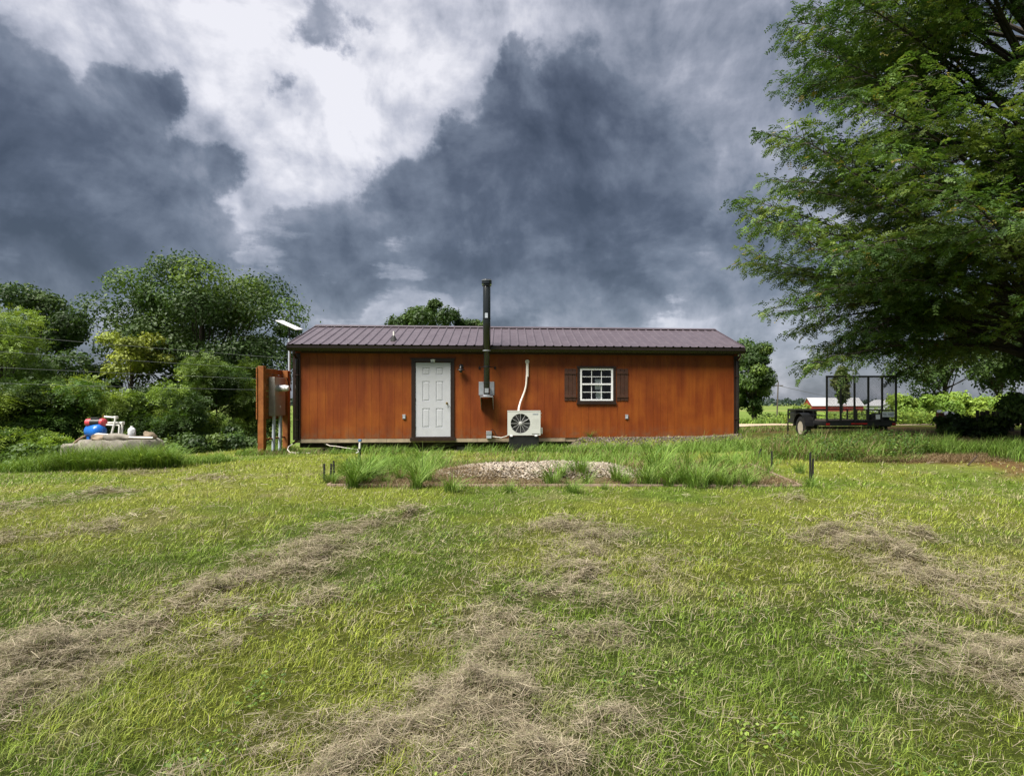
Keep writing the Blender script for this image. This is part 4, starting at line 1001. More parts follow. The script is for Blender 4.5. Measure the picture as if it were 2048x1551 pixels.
MB().tube([(0, 0, -.4), (ptop.x - pa.x, 0, ptop.z - g)], [.085, .06], 8).build('pole_shaft', M['weathered_plank'], up, smooth=True)
MB().box(-.5, .5, -.05, .05, ptop.z - g - .45, ptop.z - g - .36).build('crossarm', M['weathered_plank'], up).location.x = ptop.x - pa.x
a = Vector((ptop.x, PD, ptop.z - .4)); b = at(1720, 800, 190)
o = MB().tube([a + (b - a) * t_ + Vector((0, 0, -1.6 * t_ * (1 - t_))) for t_ in np.linspace(0, 1.3, 16)], .022, 5).build('utility_wire', M['weathered_plank'], None)
tag(o, 'thin dark wire running from the leaning pole towards the barn', 'wire')
# stick in the dry grass
p = ground_at(1936, 932); o = MB().tube([(0, 0, 0), (.13, .04, .10), (.22, .05, .19)], [.014, .016, .012], 6).build('dead_stick', M['dark_wood'], None, smooth=True); o.location = (p.x, p.y, p.z + .02)
tag(o, 'short dark stick poking out of the dry grass heap', 'stick')

# ------------------------------------------------------------------ vegetation builders (arrays of leaf and blade faces)
def unit(v): return v / (np.linalg.norm(v, axis=-1, keepdims=True) + 1e-9)
def jitter_cols(n, pal, r, var=.18):
    pal = np.array(pal, float); k = r.integers(0, len(pal), n); return np.clip(pal[k] * (1 + r.normal(0, var, (n, 1))), .004, 1)
def leaf_quads(P, Dn, Nn, L, Wd, col):
    """rhombic leaves: P base, Dn along, Nn normal"""
    Sd = unit(np.cross(Dn, Nn)); n = len(P); L = np.broadcast_to(L, (n,))[:, None]; Wd = np.broadcast_to(Wd, (n,))[:, None]
    V = np.stack([P, P + Dn * L * .45 + Sd * Wd * .5, P + Dn * L - Nn * L * .12, P + Dn * L * .45 - Sd * Wd * .5], 1)
    b = np.arange(n)[:, None] * 4; T = np.concatenate([b + [0, 1, 2], b + [0, 2, 3]], 1).reshape(-1, 3)
    return V.reshape(-1, 3), T, np.repeat(col, 4, 0)
def compound(P, D, r, L, pairs, ll, lw, col, droop=.35):
    """pinnate leaves: rachis from P along D, leaflets in pairs"""
    n = len(P); L = np.broadcast_to(L, (n,)); up = np.array([0, 0, 1.]); out = []
    N = unit(up + r.normal(0, .45, (n, 3))); Sd = unit(np.cross(D, N)); N = unit(np.cross(Sd, D))
    for k in range(pairs):
        f = (k + .8) / pairs; base = P + D * (L * f)[:, None] - up * (droop * L * f * f)[:, None]
        for s in (-1, 1):
            dn = unit(D * .45 + Sd * s * .9 - up * .25 + r.normal(0, .12, (n, 3))); nn = unit(N + r.normal(0, .2, (n, 3)))
            sd2 = unit(np.cross(dn, nn)); l_ = ll * (1.05 - .3 * f)
            V = np.stack([base - sd2 * lw * .15, base + dn * l_ * .5 + sd2 * lw * .75, base + dn * l_], 1)
            if s > 0: V = np.stack([base + sd2 * lw * .15, base + dn * l_ * .5 - sd2 * lw * .75, base + dn * l_], 1)
            out.append((V.reshape(-1, 3), np.arange(3 * n).reshape(-1, 3), np.repeat(col, 3, 0)))
    return stack(out)
def stack(lst):
    V = []; T = []; C = []; o = 0
    for v, t_, c in lst: V.append(v); T.append(t_ + o); C.append(c); o += len(v)
    return np.concatenate(V), np.concatenate(T), np.concatenate(C)
def blades(P, h, w, lean, ang, col, seg=2, r=None):
    """grass blades: base P, height, width, lean amount (fraction of height), lean heading"""
    n = len(P); h = h[:, None]; w = w[:, None]; ld = np.stack([np.cos(ang), np.sin(ang), np.zeros(n)], 1); sd = np.stack([-np.sin(ang + .5), np.cos(ang + .5), np.zeros(n)], 1)
    rows_ = []; up = np.array([0, 0, 1.])
    for i in range(seg):
        f = i / seg; c = P + up * h * (f - .25 * lean[:, None] * f * f) + ld * (h * lean[:, None]) * f ** 2; ww = w * (1 - f) ** .6 * .5
        rows_ += [c - sd * ww, c + sd * ww]
    rows_.append(P + up * h * (1 - .25 * lean[:, None] - .25 * np.clip(lean[:, None] - .6, 0, 1)) + ld * (h * lean[:, None]))
    V = np.stack(rows_, 1); k = 2 * seg + 1; b = np.arange(n)[:, None] * k; T = []
    for i in range(seg - 1): T += [b + [2 * i, 2 * i + 1, 2 * i + 3], b + [2 * i, 2 * i + 3, 2 * i + 2]]
    T.append(b + [2 * seg - 2, 2 * seg - 1, 2 * seg])
    return V.reshape(-1, 3), np.concatenate(T, 1).reshape(-1, 3), np.repeat(col, k, 0)
def tree_thing(name, label, x, y, cat='tree', group=None):
    g = gh(x, y); return thing(name, label, cat, (x, y, g), 0, group)
def bez(a, c, b, n=7): return [(a * (1 - t_) ** 2 + c * 2 * t_ * (1 - t_) + b * t_ * t_) for t_ in np.linspace(0, 1, n)]

def broadleaf(name, label, x, y, H, cr, cz, nl, per, lsize, pal, seed, tr=.2, lobe=(.22, .36), group=None, flat=.8, cat='tree', droop=0, bark='bark', fork=.3, leafpairs=0, offx=0.0):
    """tree: trunk and limbs to each lobe, leaves gathered in lobes; cr crown radii (x,y,z), cz crown centre height"""
    r = np.random.default_rng(seed); root = tree_thing(name, label, x, y, cat, group)
    cr = np.array(cr); u = r.normal(size=(nl, 3)); u = unit(u); rad = r.uniform(.25, 1.12, (nl, 1)) ** .6 * .86
    C = u * rad * cr; C[:, 0] += offx; C[:, 2] += cz
    lr = r.uniform(*lobe, nl) * cr.mean() * np.where(r.random(nl) < .3, .55, .85)
    m = MB(); fz = max(.2, (cz - cr[2]) * .6 + fork * H * .4)
    m.tube([(0, 0, -.3), (0.02, 0, fz * .5), (offx * .2, 0, fz), (offx * .6, .05, cz), (offx, 0, cz + cr[2] * .55)], [tr * 1.25, tr, tr * .85, tr * .5, tr * .12], 8)
    for k in range(nl):
        f0 = r.uniform(.6, 1.0); a = Vector((offx * .3 * f0, 0, fz * f0 + (cz - fz) * r.uniform(0, .6) * (C[k, 2] > fz))); e = Vector(C[k]); c = Vector((e.x * .45, e.y * .45, a.z + (e.z - a.z) * .35 + .1 * H * droop))
        ln = (e - a).length; m.tube([tuple(p_) for p_ in bez(a, c, e, 5)], [tr * .32, tr * .24, tr * .17, tr * .10, tr * .04], 5, False)
    m.build('trunk', M[bark], root, smooth=True)
    parts_ = []
    n = per * nl; k = np.repeat(np.arange(nl), per)
    dv = r.normal(size=(n, 3)); dv[:, 2] = dv[:, 2] * flat + .12; dv = unit(dv); rr = lr[k][:, None] * (r.uniform(.25, 1.12, (n, 1)) ** .45 + (r.random((n, 1)) < .12) * r.uniform(0, .45, (n, 1)))
    P = C[k] + dv * rr * np.array([1.1, 1.1, flat]); col = jitter_cols(nl, pal, r, .10)[k] * (1 + r.normal(0, .16, (n, 1))); col = np.clip(col, .004, 1)
    Nn = unit(dv * .7 + np.array([0, 0, .55]) + r.normal(0, .45, (n, 3))); Dn = unit(np.cross(Nn, r.normal(size=(n, 3))) + np.array([0, 0, -.35]))
    if leafpairs:
        Dh = unit(dv * np.array([1, 1, .35]) + r.normal(0, .5, (n, 3)) + np.array([0, 0, -.1]))
        V, T_, Cc = compound(P, Dh, r, lsize * r.uniform(.75, 1.2, n), leafpairs, lsize * .36, lsize * .15, col, .35)
    else:
        V, T_, Cc = leaf_quads(P, Dn, Nn, lsize * r.uniform(.5, 1.5, n), lsize * .72 * r.uniform(.5, 1.35, n), col)
    arrays('crown', V, T_, M['leaf'], Cc, root)
    return root
DARK = [(.036, .072, .016), (.046, .088, .019), (.062, .110, .023)]
MID = [(.062, .122, .021), (.082, .146, .025), (.112, .175, .030)]
BRT = [(.165, .250, .036), (.205, .285, .042), (.135, .225, .034)]
YEL = [(.215, .265, .034), (.245, .285, .040)]
def atD(px, D): return (px - CX) / FPX * D
# left background
broadleaf('maple_tree', 'tall rounded dark green tree behind the satellite dish', atD(403, 33), 33, 10.5, (5.8, 4.8, 4.4), 7.4, 70, 900, .16, DARK + DARK + MID, 117, .30, (.24, .36), fork=.4)
broadleaf('walnut_tree', 'dark spreading tree at the far side of the old pump', atD(60, 31), 31, 9.5, (3.9, 3.6, 4.1), 6.4, 40, 700, .18, DARK, 12, .26, (.18, .30))
broadleaf('leaning_tree', 'yellow green crown on a leaning bare limb before the dark trees', atD(262, 29.5), 29.5, 6.5, (1.9, 1.7, 1.3), 6.2, 14, 620, .14, YEL, 13, .10, (.36, .5), flat=.7)
broadleaf('tall_locust_tree', 'pale green feathery tree rising behind the left thicket', atD(0, 26), 26, 7.5, (2.8, 2.6, 2.9), 5.4, 30, 150, .36, BRT + MID, 14, .14, (.25, .38), leafpairs=4)
shr = [(30, 22.5, 4.9, 1.7, 'bushy locust sapling below the pale feathery tree'), (128, 23.5, 5.6, 1.7, 'bright locust sapling standing behind the brown hose'), (-70, 22.0, 4.6, 2.0, 'leafy locust sapling at the far left end of the thicket'),
       (285, 27.5, 5.2, 1.6, 'bushy locust sapling behind the plastic jug'), (355, 26.5, 4.6, 1.6, 'low locust sapling between the pump and the meter rack'), (432, 28.5, 6.4, 1.9, 'tall bright locust sapling left of the meter rack'), (512, 29.5, 6.2, 1.7, 'bright locust sapling directly behind the meter rack'), (75, 21.0, 3.2, 1.2, 'short pale locust sapling in front of the thicket beside the concrete chunk')]
for i, (px, D, H, rd, lab) in enumerate(shr):
    broadleaf('locust_sapling', lab, atD(px, D), D, H, (rd, rd * .95, H * .45), H * .54, 30, 150, .40, BRT[:2] + MID + DARK[:2], 30 + i, .06, (.20, .34), cat='sapling', group='locust saplings below the lawn', leafpairs=4, fork=.15)
for i, (px, D, H, rd, lab) in enumerate(((20, 19.0, 2.6, 1.3, 'dark low bush at the drop of the lawn below the pump'), (95, 19.6, 2.3, 1.1, 'dark low bush beside the concrete chunk below the lawn'), (240, 21.5, 2.2, 1.2, 'dark low bush behind the blue pump tank'), (410, 23.5, 2.8, 1.3, 'dark low bush in the hollow left of the rack'), (480, 24.5, 2.9, 1.2, 'dark low bush in the hollow behind the rack posts'), (335, 23, 2.4, 1.1, 'dark low bush in the hollow behind the well cap'))):
    broadleaf('low_bush', lab, atD(px, D), D, H, (rd, rd, H * .5), H * .5, 18, 300, .14, DARK + MID, 50 + i, .04, (.30, .45), cat='bush', group='dark bushes below the lawn edge')
broadleaf('gap_tree', 'slim dark tree standing in the gap between the thickets', atD(205, 30), 30, 5.2, (1.3, 1.2, 1.9), 3.2, 12, 260, .22, DARK, 60, .08, (.25, .4))
# behind the shed
broadleaf('roofline_tree', 'dark tree top showing above the ridge left of the flue', atD(858, 46), 46, 11.6, (3.0, 2.8, 2.9), 8.9, 26, 480, .23, DARK, 70, .22, (.24, .36))
broadleaf('roofline_tree', 'small tuft of a tree top close beside the flue', atD(952, 47), 47, 10.4, (1.1, 1.0, 2.0), 9.1, 8, 300, .22, DARK, 71, .12, (.30, .45))
broadleaf('maple_tree', 'dense green tree standing behind the right end of the shed', atD(1508, 36), 36, 5.6, (1.75, 1.8, 2.45), 3.1, 44, 560, .14, MID + DARK, 72, .16, (.22, .34), fork=.1)
broadleaf('columnar_tree', 'slim olive tree standing in front of the far barn roof', atD(1684, 130), 130, 10.5, (1.6, 1.6, 4.3), 6.7, 18, 130, .8, [(.10, .12, .03), (.075, .10, .025)], 73, .2, (.3, .45))
# bushes on the right
bsh = [(1822, 29, 1.5, 1.5, 'bright green leafy bush beside the trailer deck'), (1868, 30, 1.55, 1.6, 'bright green leafy bush behind the rusty drum'), (1925, 31.0, 1.5, 1.7, 'bright green leafy bush behind the grey lidded bin'), (1985, 31.5, 1.6, 1.8, 'bright green leafy bush behind the plank wall'), (2050, 31.5, 1.7, 1.8, 'bright green leafy bush past the end of the plank wall')]
for i, (px, D, H, rd, lab) in enumerate(bsh):
    broadleaf('leafy_bush', lab, atD(px, D), D, H, (rd, rd * .8, H * .5), H * .5, 26, 260, .15, [(.19, .30, .045), (.23, .33, .05), (.15, .26, .038)], 80 + i, .03, (.30, .44), cat='bush', group='bright bushes behind the trailer')
for i, (px, D, H, rd, lab) in enumerate(((1910, 17.2, .6, .7, 'dark weedy bush around the grey lidded bin'), (1975, 16.0, .6, .9, 'dark weedy bush before the plank wall'), (2055, 15.0, 2.3, 1.0, 'dark weedy bush at the foot of the big locust'), (2105, 17.5, 2.0, 1.1, 'tall dark bush behind the big locust trunk'), (1600, 29, 1.0, .8, 'low bush in the field between the shed and barn'))):
    broadleaf('weedy_bush', lab, atD(px, D), D, H, (rd, rd * .8, H * .5), H * .5, 14, 180, .12, DARK + MID if px != 1600 else BRT, 90 + i, .03, (.30, .45), cat='bush', group='weedy bushes on the right')
for i, (px, D, H, rd) in enumerate(((1890, 37, 8.5, 2.9), (2000, 36, 9.5, 3.3), (2120, 35, 10.0, 3.4))):
    broadleaf('back_tree', ['dark leafy tree behind the big locust, over the white post', 'dark leafy tree behind the big locust, over the plank wall', 'dark leafy tree behind the big locust trunk'][i], atD(px, D), D, H, (rd, rd, H * .46), H * .52, 28, 360, .19, DARK, 100 + i, .15, (.24, .36), group='dark trees behind the locust')

# ------------------------------------------------------------------ the big honey locust on the right
r = np.random.default_rng(5); LX, LY = 12.6, 15.6; lg = gh(LX, LY)
loc = tree_thing('honey_locust_tree', 'huge feathery locust tree with drooping layered branches over the trailer', LX, LY)
def Rz(z): return np.interp(z, [1.8, 3.8, 5.5, 7.3, 9, 11.5, 13.5, 15], [6.0, 7.0, 7.8, 7.6, 7.0, 6.7, 5.6, 2.6])
tm = MB(); lead = [Vector((0, 0, -.4)), Vector((.05, 0, 1.5)), Vector((-.1, .05, 4)), Vector((.1, .1, 7.5)), Vector((0, 0, 11)), Vector((-.2, 0, 14))]
tm.tube(lead, [.38, .30, .26, .19, .11, .03], 10)
def axis_pt(z):
    for a, b in zip(lead[:-1], lead[1:]):
        if a.z <= z <= b.z: return a + (b - a) * ((z - a.z) / (b.z - a.z))
    return lead[-1]
LP, LD = [], []
NL = 128
for i in range(NL):
    zf = (i + .5) / NL; ze = 1.9 + 12.6 * zf ** 1.1 + r.normal(0, .25)
    az = i * 2.39996 + r.normal(0, .2)
    if i % 4 == 0: az = math.pi + r.normal(-.1, .55)          # more limbs towards the open side over the trailer
    R_ = float(Rz(ze)) * (r.uniform(.82, .98) if i % 3 else r.uniform(.45, .8))
    rise = r.uniform(1.6, 4.2) if ze > 4.5 else r.uniform(-1.4, .8)
    zs = min(10.5, max(2.0, ze - rise)); a = axis_pt(zs); e = Vector((math.cos(az) * R_, math.sin(az) * R_, ze)); c = a + (e - a) * .5 + Vector((r.normal(0, .5), r.normal(0, .5), 0)); c.z = (a.z + e.z) / 2 + r.uniform(.2, .9) + (.5 if ze < 4.5 else 0)
    pts = bez(a, c, e, 9); tm.tube(pts, [.062 * (1 - .92 * k / 8) for k in range(9)], 6, False)
    Ltot = (e - a).length; ns = int(Ltot * 4.9)
    P_ = np.array([tuple(p_) for p_ in pts])
    for k in range(ns):
        t_ = .26 + .74 * (k + r.uniform(0, .8)) / ns; q = t_ * 8; j = min(7, int(q)); base = P_[j] + (P_[j + 1] - P_[j]) * (q - j); tg_ = unit(P_[j + 1] - P_[j])
        side = np.cross(tg_, [0, 0, 1]); side = unit(side); s = 1 if k % 2 else -1
        ln = (1.45 * (1 - t_) + .45) * r.uniform(.5, 1.3); dr_ = unit(tg_ * r.uniform(.55, 1.0) + side * s * r.uniform(.5, 1.0) + np.array([0, 0, r.uniform(-.35, .55)]))
        e_ = base + dr_ * ln - np.array([0, 0, .20 * ln * ln]); md_ = base + dr_ * ln * .5
        sp_ = np.array([base, (base + md_) / 2 + [0, 0, .02], md_ - [0, 0, .05 * ln * ln], e_])
        tm.tube([tuple(p_) for p_ in sp_], [.016, .012, .009, .004], 3, False)
        nt = max(3, int(ln * 5.0))
        for w_ in range(nt):
            f = .15 + .85 * (w_ + r.uniform(0, .9)) / nt; b0 = base + dr_ * ln * f - np.array([0, 0, .20 * ln * ln * f * f])
            sd_ = unit(np.cross(dr_, [0, 0, 1])) * (1 if w_ % 2 else -1); td = unit(dr_ * .7 + sd_ * r.uniform(.3, 1.0) + np.array([0, 0, r.uniform(-.45, .35)])); tl = r.uniform(.22, .48)
            nn_ = 4
            for g_ in range(nn_):
                f2 = (g_ + .7) / nn_; LP.append(b0 + td * tl * f2 - np.array([0, 0, .25 * tl * f2 * f2])); LD.append(unit(td + unit(np.cross(td, [0, 0, 1])) * (1 if g_ % 2 else -1) * .7 + np.array([0, 0, -.25]) + r.normal(0, .25, 3)))
tm.build('trunk', M['bark'], loc, smooth=True)
LP = np.array(LP); LD = np.array(LD); nL = len(LP)
mixv = vnoise(LP[:, 0] * .9 + 40, LP[:, 2] * 1.1 + LP[:, 1] * .6 + 40, 3)
pal = np.array([(.040, .085, .017), (.064, .122, .024), (.105, .178, .034), (.180, .245, .054)]); kk = np.clip((mixv * 4 + r.normal(0, .55, nL)).astype(int), 0, 3)
lc = np.clip(pal[kk] * (1 + r.normal(0, .15, (nL, 1))), .004, 1); ylw = r.random(nL) < .012; lc[ylw] = (.30, .24, .05)
V, T_, Cc = compound(LP, LD, r, r.uniform(.13, .25, nL), 4, .100, .052, lc, .36)
arrays('crown', V, T_, M['leaf'], Cc, loc)
print('locust leaves', nL, 'tris', len(T_))

# ------------------------------------------------------------------ far woods along the horizon
r = np.random.default_rng(77); n = 16000; X = r.uniform(-1500, 1500, n); Y = r.uniform(880, 940, n); zt = 6.0 + 3.0 * fbm(X * .012, X * 0 + 3, 8) + 1.5 * fbm(X * .08, X * 0, 9)
Zf = r.uniform(0, 1, n) ** .7 * zt - 2.6; P = np.stack([X, Y, Zf], 1); Nn = unit(r.normal(size=(n, 3)) + np.array([0, -.6, .5])); Dn = unit(np.cross(Nn, r.normal(size=(n, 3))))
V, T_, Cc = leaf_quads(P, Dn, Nn, r.uniform(3, 6, n), r.uniform(3, 5, n), jitter_cols(n, [(.028, .052, .040), (.036, .062, .045)], r))  # blue in these greens paints distance haze into the leaf colour
o = arrays('far_woods', V, T_, M['leaf'], Cc); tag(o, 'low dark line of woods on the far horizon', 'woods', None, 'stuff')

# ------------------------------------------------------------------ lawn
r = np.random.default_rng(15)
def scatter(n, x0, x1, y0, y1, dens): 
    x = r.uniform(x0, x1, n); y = r.uniform(y0, y1, n); k = r.random(n) < dens(x, y); return x[k], y[k]
def inview(x, y, mrg=1.25): return (x > (0 - CX) / FPX * y - mrg) & (x < (2048 - CX) / FPX * y + mrg)
def hfoot(x, y):
    u = (x + 6.92) * .9969 + (y - 16.1) * .0784; v = -(x + 6.92) * .0784 + (y - 16.1) * .9969; return (u > -.05) & (u < 12.3) & (v > .05)
def lawnmask(x, y):
    edge_ = np.interp(x, [-40, -16, -12, -9.2, -7.6, -6.5, 20], [10, 12.8, 14.6, 16.7, 19, 20, 20]); m_ = (1 - in_bed(x, y, .5) * .93) * (y < edge_)
    wl_ = sm((x - 6.4) / 1) * sm((y - 10.4) / 1); return m_ * (1 - wl_ * .8) * (1 - .40 * np.clip(hayval(x, y), 0, 1)) * ~hfoot(x, y)
def lawncol(x, y):
    c = lawn_tint(x, y) * 1.30; n = len(x); c = c * (1 + r.normal(0, .28, (n, 1))); d = r.random(n); dk = sm((fbm(x * 2.3, y * 2.3, 95) - .52) / .16)[:, None]; c = c * (1 - .38 * dk)
    q_ = .10 + .25 * sm((fbm(x * 1.1, y * 1.1, 96) - .45) / .2); s_ = d < q_; c[s_] = np.array([.37, .33, .19]) * (1 + r.normal(0, .25, (int(s_.sum()), 1)))
    k = (d > .93); c[k] = np.array([.060, .125, .022]) * (1 + r.normal(0, .15, (int(k.sum()), 1))); return np.clip(c, .01, 1)
L_ = []
tuft = lambda x, y: .35 + 1.0 * sm((fbm(x * 5.5, y * 5.5, 90) - .3) / .4) + .35 * vnoise(x * 1.3, y * 1.3, 92)
for (y0, y1, dens, hgt, wd, seg) in ((1.6, 3.6, 6000, .044, .0032, 2), (3.6, 6.0, 3300, .044, .0048, 2), (6.0, 9.5, 1350, .048, .0090, 1), (9.5, 18.5, 480, .050, .0160, 1)):
    x0, x1 = -y1 * .92 - 1.2, y1 * .79 + 1.2; n = int(dens * (x1 - x0) * (y1 - y0))
    x, y = scatter(n, x0, x1, y0, y1, lambda a, b: inview(a, b) * lawnmask(a, b)); n = len(x)
    h_ = hgt * tuft(x, y) * r.uniform(.5, 1.5, n); ln = r.uniform(.1, 1.15, n) + .9 * (r.random(n) < .25)
    L_.append(blades(np.stack([x, y, gz(x, y) - .006], 1), h_, wd * r.uniform(.7, 1.3, n), ln, r.uniform(0, 6.283, n), lawncol(x, y), seg))
V, T_, Cc = stack(L_); print('lawn tris', len(T_))
o = arrays('lawn_grass', V, T_, M['grass_blade'], Cc); tag(o, 'short yellow green mown grass covering the yard', 'grass', None, 'stuff')

# hay: cut straw lying in windrows
L_ = []
for (y0, y1, n0, ln_, wd, two) in ((1.6, 3.8, 420000, .065, .0016, False), (3.8, 7.0, 420000, .080, .0026, False), (7.0, 14.0, 320000, .11, .0050, False)):
    x0, x1 = -y1 * .92 - 1, y1 * .79 + 1
    x, y = scatter(n0, x0, x1, y0, y1, lambda a, b: inview(a, b, .8) * (np.clip(hayval(a, b) * 1.3, 0, 1) + .02) * (b < 12.6)); n = len(x)
    hv_ = np.clip(hayval(x, y), 0, 1.2); z = gz(x, y) + .010 + r.uniform(0, 1, n) * (.03 + .042 * hv_); a = r.uniform(0, 6.283, n); l = ln_ * r.uniform(.4, 1.5, n); pit = r.normal(0, .26, n)
    d = np.stack([np.cos(a) * np.cos(pit), np.sin(a) * np.cos(pit), np.sin(pit)], 1); sd_ = unit(np.stack([-np.sin(a), np.cos(a), r.normal(0, .5, n)], 1))
    P = np.stack([x, y, z], 1); w2 = wd * r.uniform(.6, 1.3, n)[:, None] / 2; bow = np.stack([-np.sin(a), np.cos(a), r.uniform(.1, .9, n)], 1) * (l * r.normal(0, .09, n))[:, None]; l = l[:, None]
    if two:
        V = np.stack([P - d * l / 2 - sd_ * w2, P - d * l / 2 + sd_ * w2, P + bow - sd_ * w2, P + bow + sd_ * w2, P + d * l / 2 - sd_ * w2, P + d * l / 2 + sd_ * w2], 1); q = [[0, 1, 3], [0, 3, 2], [2, 3, 5], [2, 5, 4]]
    else:
        V = np.stack([P - d * l / 2 - sd_ * w2, P - d * l / 2 + sd_ * w2, P + d * l / 2 - sd_ * w2, P + d * l / 2 + sd_ * w2], 1); q = [[0, 1, 3], [0, 3, 2]]
    m_ = V.shape[1]; b = np.arange(n)[:, None] * m_; T_ = np.concatenate([b + k for k in q], 1).reshape(-1, 3)
    c = jitter_cols(n, [(.26, .22, .155), (.21, .172, .118), (.34, .295, .215), (.14, .112, .075), (.24, .225, .13)], r, .2); L_.append((V.reshape(-1, 3), T_, np.repeat(c, m_, 0)))
V, T_, Cc = stack(L_); print('hay tris', len(T_))
o = arrays('cut_hay', V, T_, M['straw'], Cc); tag(o, 'dry tan cut hay lying in raked rows over the lawn', 'hay', None, 'stuff')

# ------------------------------------------------------------------ gravel and rough grass
def pebbles(n, xy, zf, size, name, label, pal):
    x, y = xy; ico = np.array([(0, 0, 1), (.9, 0, .2), (.28, .85, .2), (-.72, .53, .2), (-.72, -.53, .2), (.28, -.85, .2), (0, 0, -.6)]); f = np.array([(0, 1, 2), (0, 2, 3), (0, 3, 4), (0, 4, 5), (0, 5, 1)])
    n = len(x); s = size * r.uniform(.5, 1.5, (n, 1, 1)); a = r.uniform(0, 6.283, n); ca, sa = np.cos(a)[:, None], np.sin(a)[:, None]; V = ico[None] * (1 + r.normal(0, .16, (n, 7, 3))) * s * np.array([1.1, .85, .65])
    tz = r.normal(0, .5, (n, 1)); V = np.stack([V[:, :, 0] * ca - V[:, :, 1] * sa, V[:, :, 0] * sa + V[:, :, 1] * ca, V[:, :, 2] + tz * V[:, :, 0]], 2); V += np.stack([x, y, zf], 1)[:, None]
    T_ = (f[None] + np.arange(n)[:, None, None] * 7).reshape(-1, 3); c = jitter_cols(n, pal, r, .22)
    o = arrays(name, V.reshape(-1, 3), T_, M['stone_tint'], np.repeat(c, 7, 0)); return tag(o, label, 'gravel', None, 'stuff')
x, y = scatter(22000, -2.6, 2.4, 10.0, 12.3, lambda a, b: sm((moundval(a, b) - .12) / .5)); pebbles(0, (x, y), gz(x, y) + .005, .022, 'gravel_pile', 'pale gravel heaped in the middle of the garden bed', [(.28, .24, .20), (.35, .31, .26), (.21, .18, .14), (.25, .20, .15)])
uu = r.uniform(7.25, 12.3, 6000); vv = r.uniform(-.55, .12, 6000); x = -6.92 + uu * .9969 - vv * .0784; y = 16.1 + uu * .0784 + vv * .9969
pebbles(0, (x, y), gz(x, y), .020, 'gravel_bank', 'grey brown gravel banked against the right foot of the shed', [(.105, .085, .072), (.14, .115, .10), (.08, .062, .055), (.17, .14, .125)])

GRN = [(.125, .225, .030), (.160, .260, .038), (.100, .190, .028), (.205, .285, .070)]
DRY = [(.21, .155, .085), (.17, .11, .06), (.25, .19, .11)]
def rough(n, cx_, cy_, rx, ry, h, w, pal, seg=3, lean=(.2, 1.2), thr=None):
    a = r.uniform(0, 6.283, n); q = np.sqrt(r.uniform(0, 1, n)); x = cx_ + rx * q * np.cos(a); y = cy_ + ry * q * np.sin(a)
    if thr is not None: k = fbm(x * 1.2, y * 1.2, 120) > thr; x, y = x[k], y[k]
    k = ~hfoot(x, y); x, y = x[k], y[k]
    n = len(x); hh = h * r.uniform(.45, 1.25, n) * (.6 + .8 * fbm(x * 1.7, y * 1.7, 121)); return blades(np.stack([x, y, gz(x, y) - .01], 1), hh, w * r.uniform(.6, 1.4, n), r.uniform(*lean, n), r.uniform(0, 6.283, n), jitter_cols(n, pal, r, .2), seg)
def leafy(n, cx_, cy_, rx, ry, h, size, pal, thr=None):
    a = r.uniform(0, 6.283, n); q = np.sqrt(r.uniform(0, 1, n)); x = cx_ + rx * q * np.cos(a); y = cy_ + ry * q * np.sin(a)
    if thr is not None: k = fbm(x * 1.2, y * 1.2, 130) > thr; x, y = x[k], y[k]
    n = len(x); top = h * (.4 + 1.1 * fbm(x * 1.5, y * 1.5, 131)); P = np.stack([x, y, gz(x, y) + r.uniform(0, 1, n) ** .6 * top], 1); Nn = unit(r.normal(0, .5, (n, 3)) + np.array([0, -.25, 1])); Dn = unit(np.cross(Nn, r.normal(size=(n, 3)))); return leaf_quads(P, Dn, Nn, size * r.uniform(.6, 1.3, n), size * .6, jitter_cols(n, pal, r, .2))
def stuff(name, label, cat, lst, mat='grass_blade'):
    V, T_, C_ = stack(lst); o = arrays(name, V, T_, M[mat], C_); return tag(o, label, cat, None, 'stuff')
stuff('foundation_weeds', 'weedy grass growing along the foot of the shed', 'weeds', [rough(3200, -3.5, 15.2, 3.0, .75, .24, .012, GRN, thr=.44), rough(4600, 2.6, 15.4, 3.3, .6, .24, .013, GRN), rough(1600, -1.0, 14.6, 3.5, .8, .2, .012, GRN + DRY, thr=.45), rough(900, -6.6, 15.5, 1.0, .35, .16, .010, GRN + DRY), rough(700, -7.4, 15.4, .5, .4, .2, .010, GRN + DRY), rough(1500, 4.6, 15.9, 1.4, .8, .3, .013, GRN)])
stuff('bed_weeds', 'dry and green weeds matted over the garden bed', 'weeds', [rough(6500, -2.4, 10.4, 1.5, .8, .15, .008, DRY, 2, (.8, 2.2), .36), rough(3600, -1.3, 12.5, 2.0, .75, .22, .010, DRY + GRN, 2, (.5, 2), .4), rough(4200, 0.3, 10.15, 3.4, .40, .12, .008, DRY, 2, (.8, 2.4), .36), rough(2200, 2.7, 11.3, 1.5, 1.4, .26, .012, GRN + DRY, 3, (.2, 1.4), .4), rough(2400, 2.2, 13.0, 3.0, 1.1, .30, .012, GRN, 3, (.2, 1.2), .42), rough(1500, -3.0, 11.8, 1.0, 1.2, .36, .011, GRN), rough(900, 3.6, 10.2, .6, .5, .16, .009, DRY, 2, (.8, 2)), rough(1500, .4, 9.65, 4.0, .22, .12, .009, GRN + DRY, 2, (.3, 1.4), .45)])
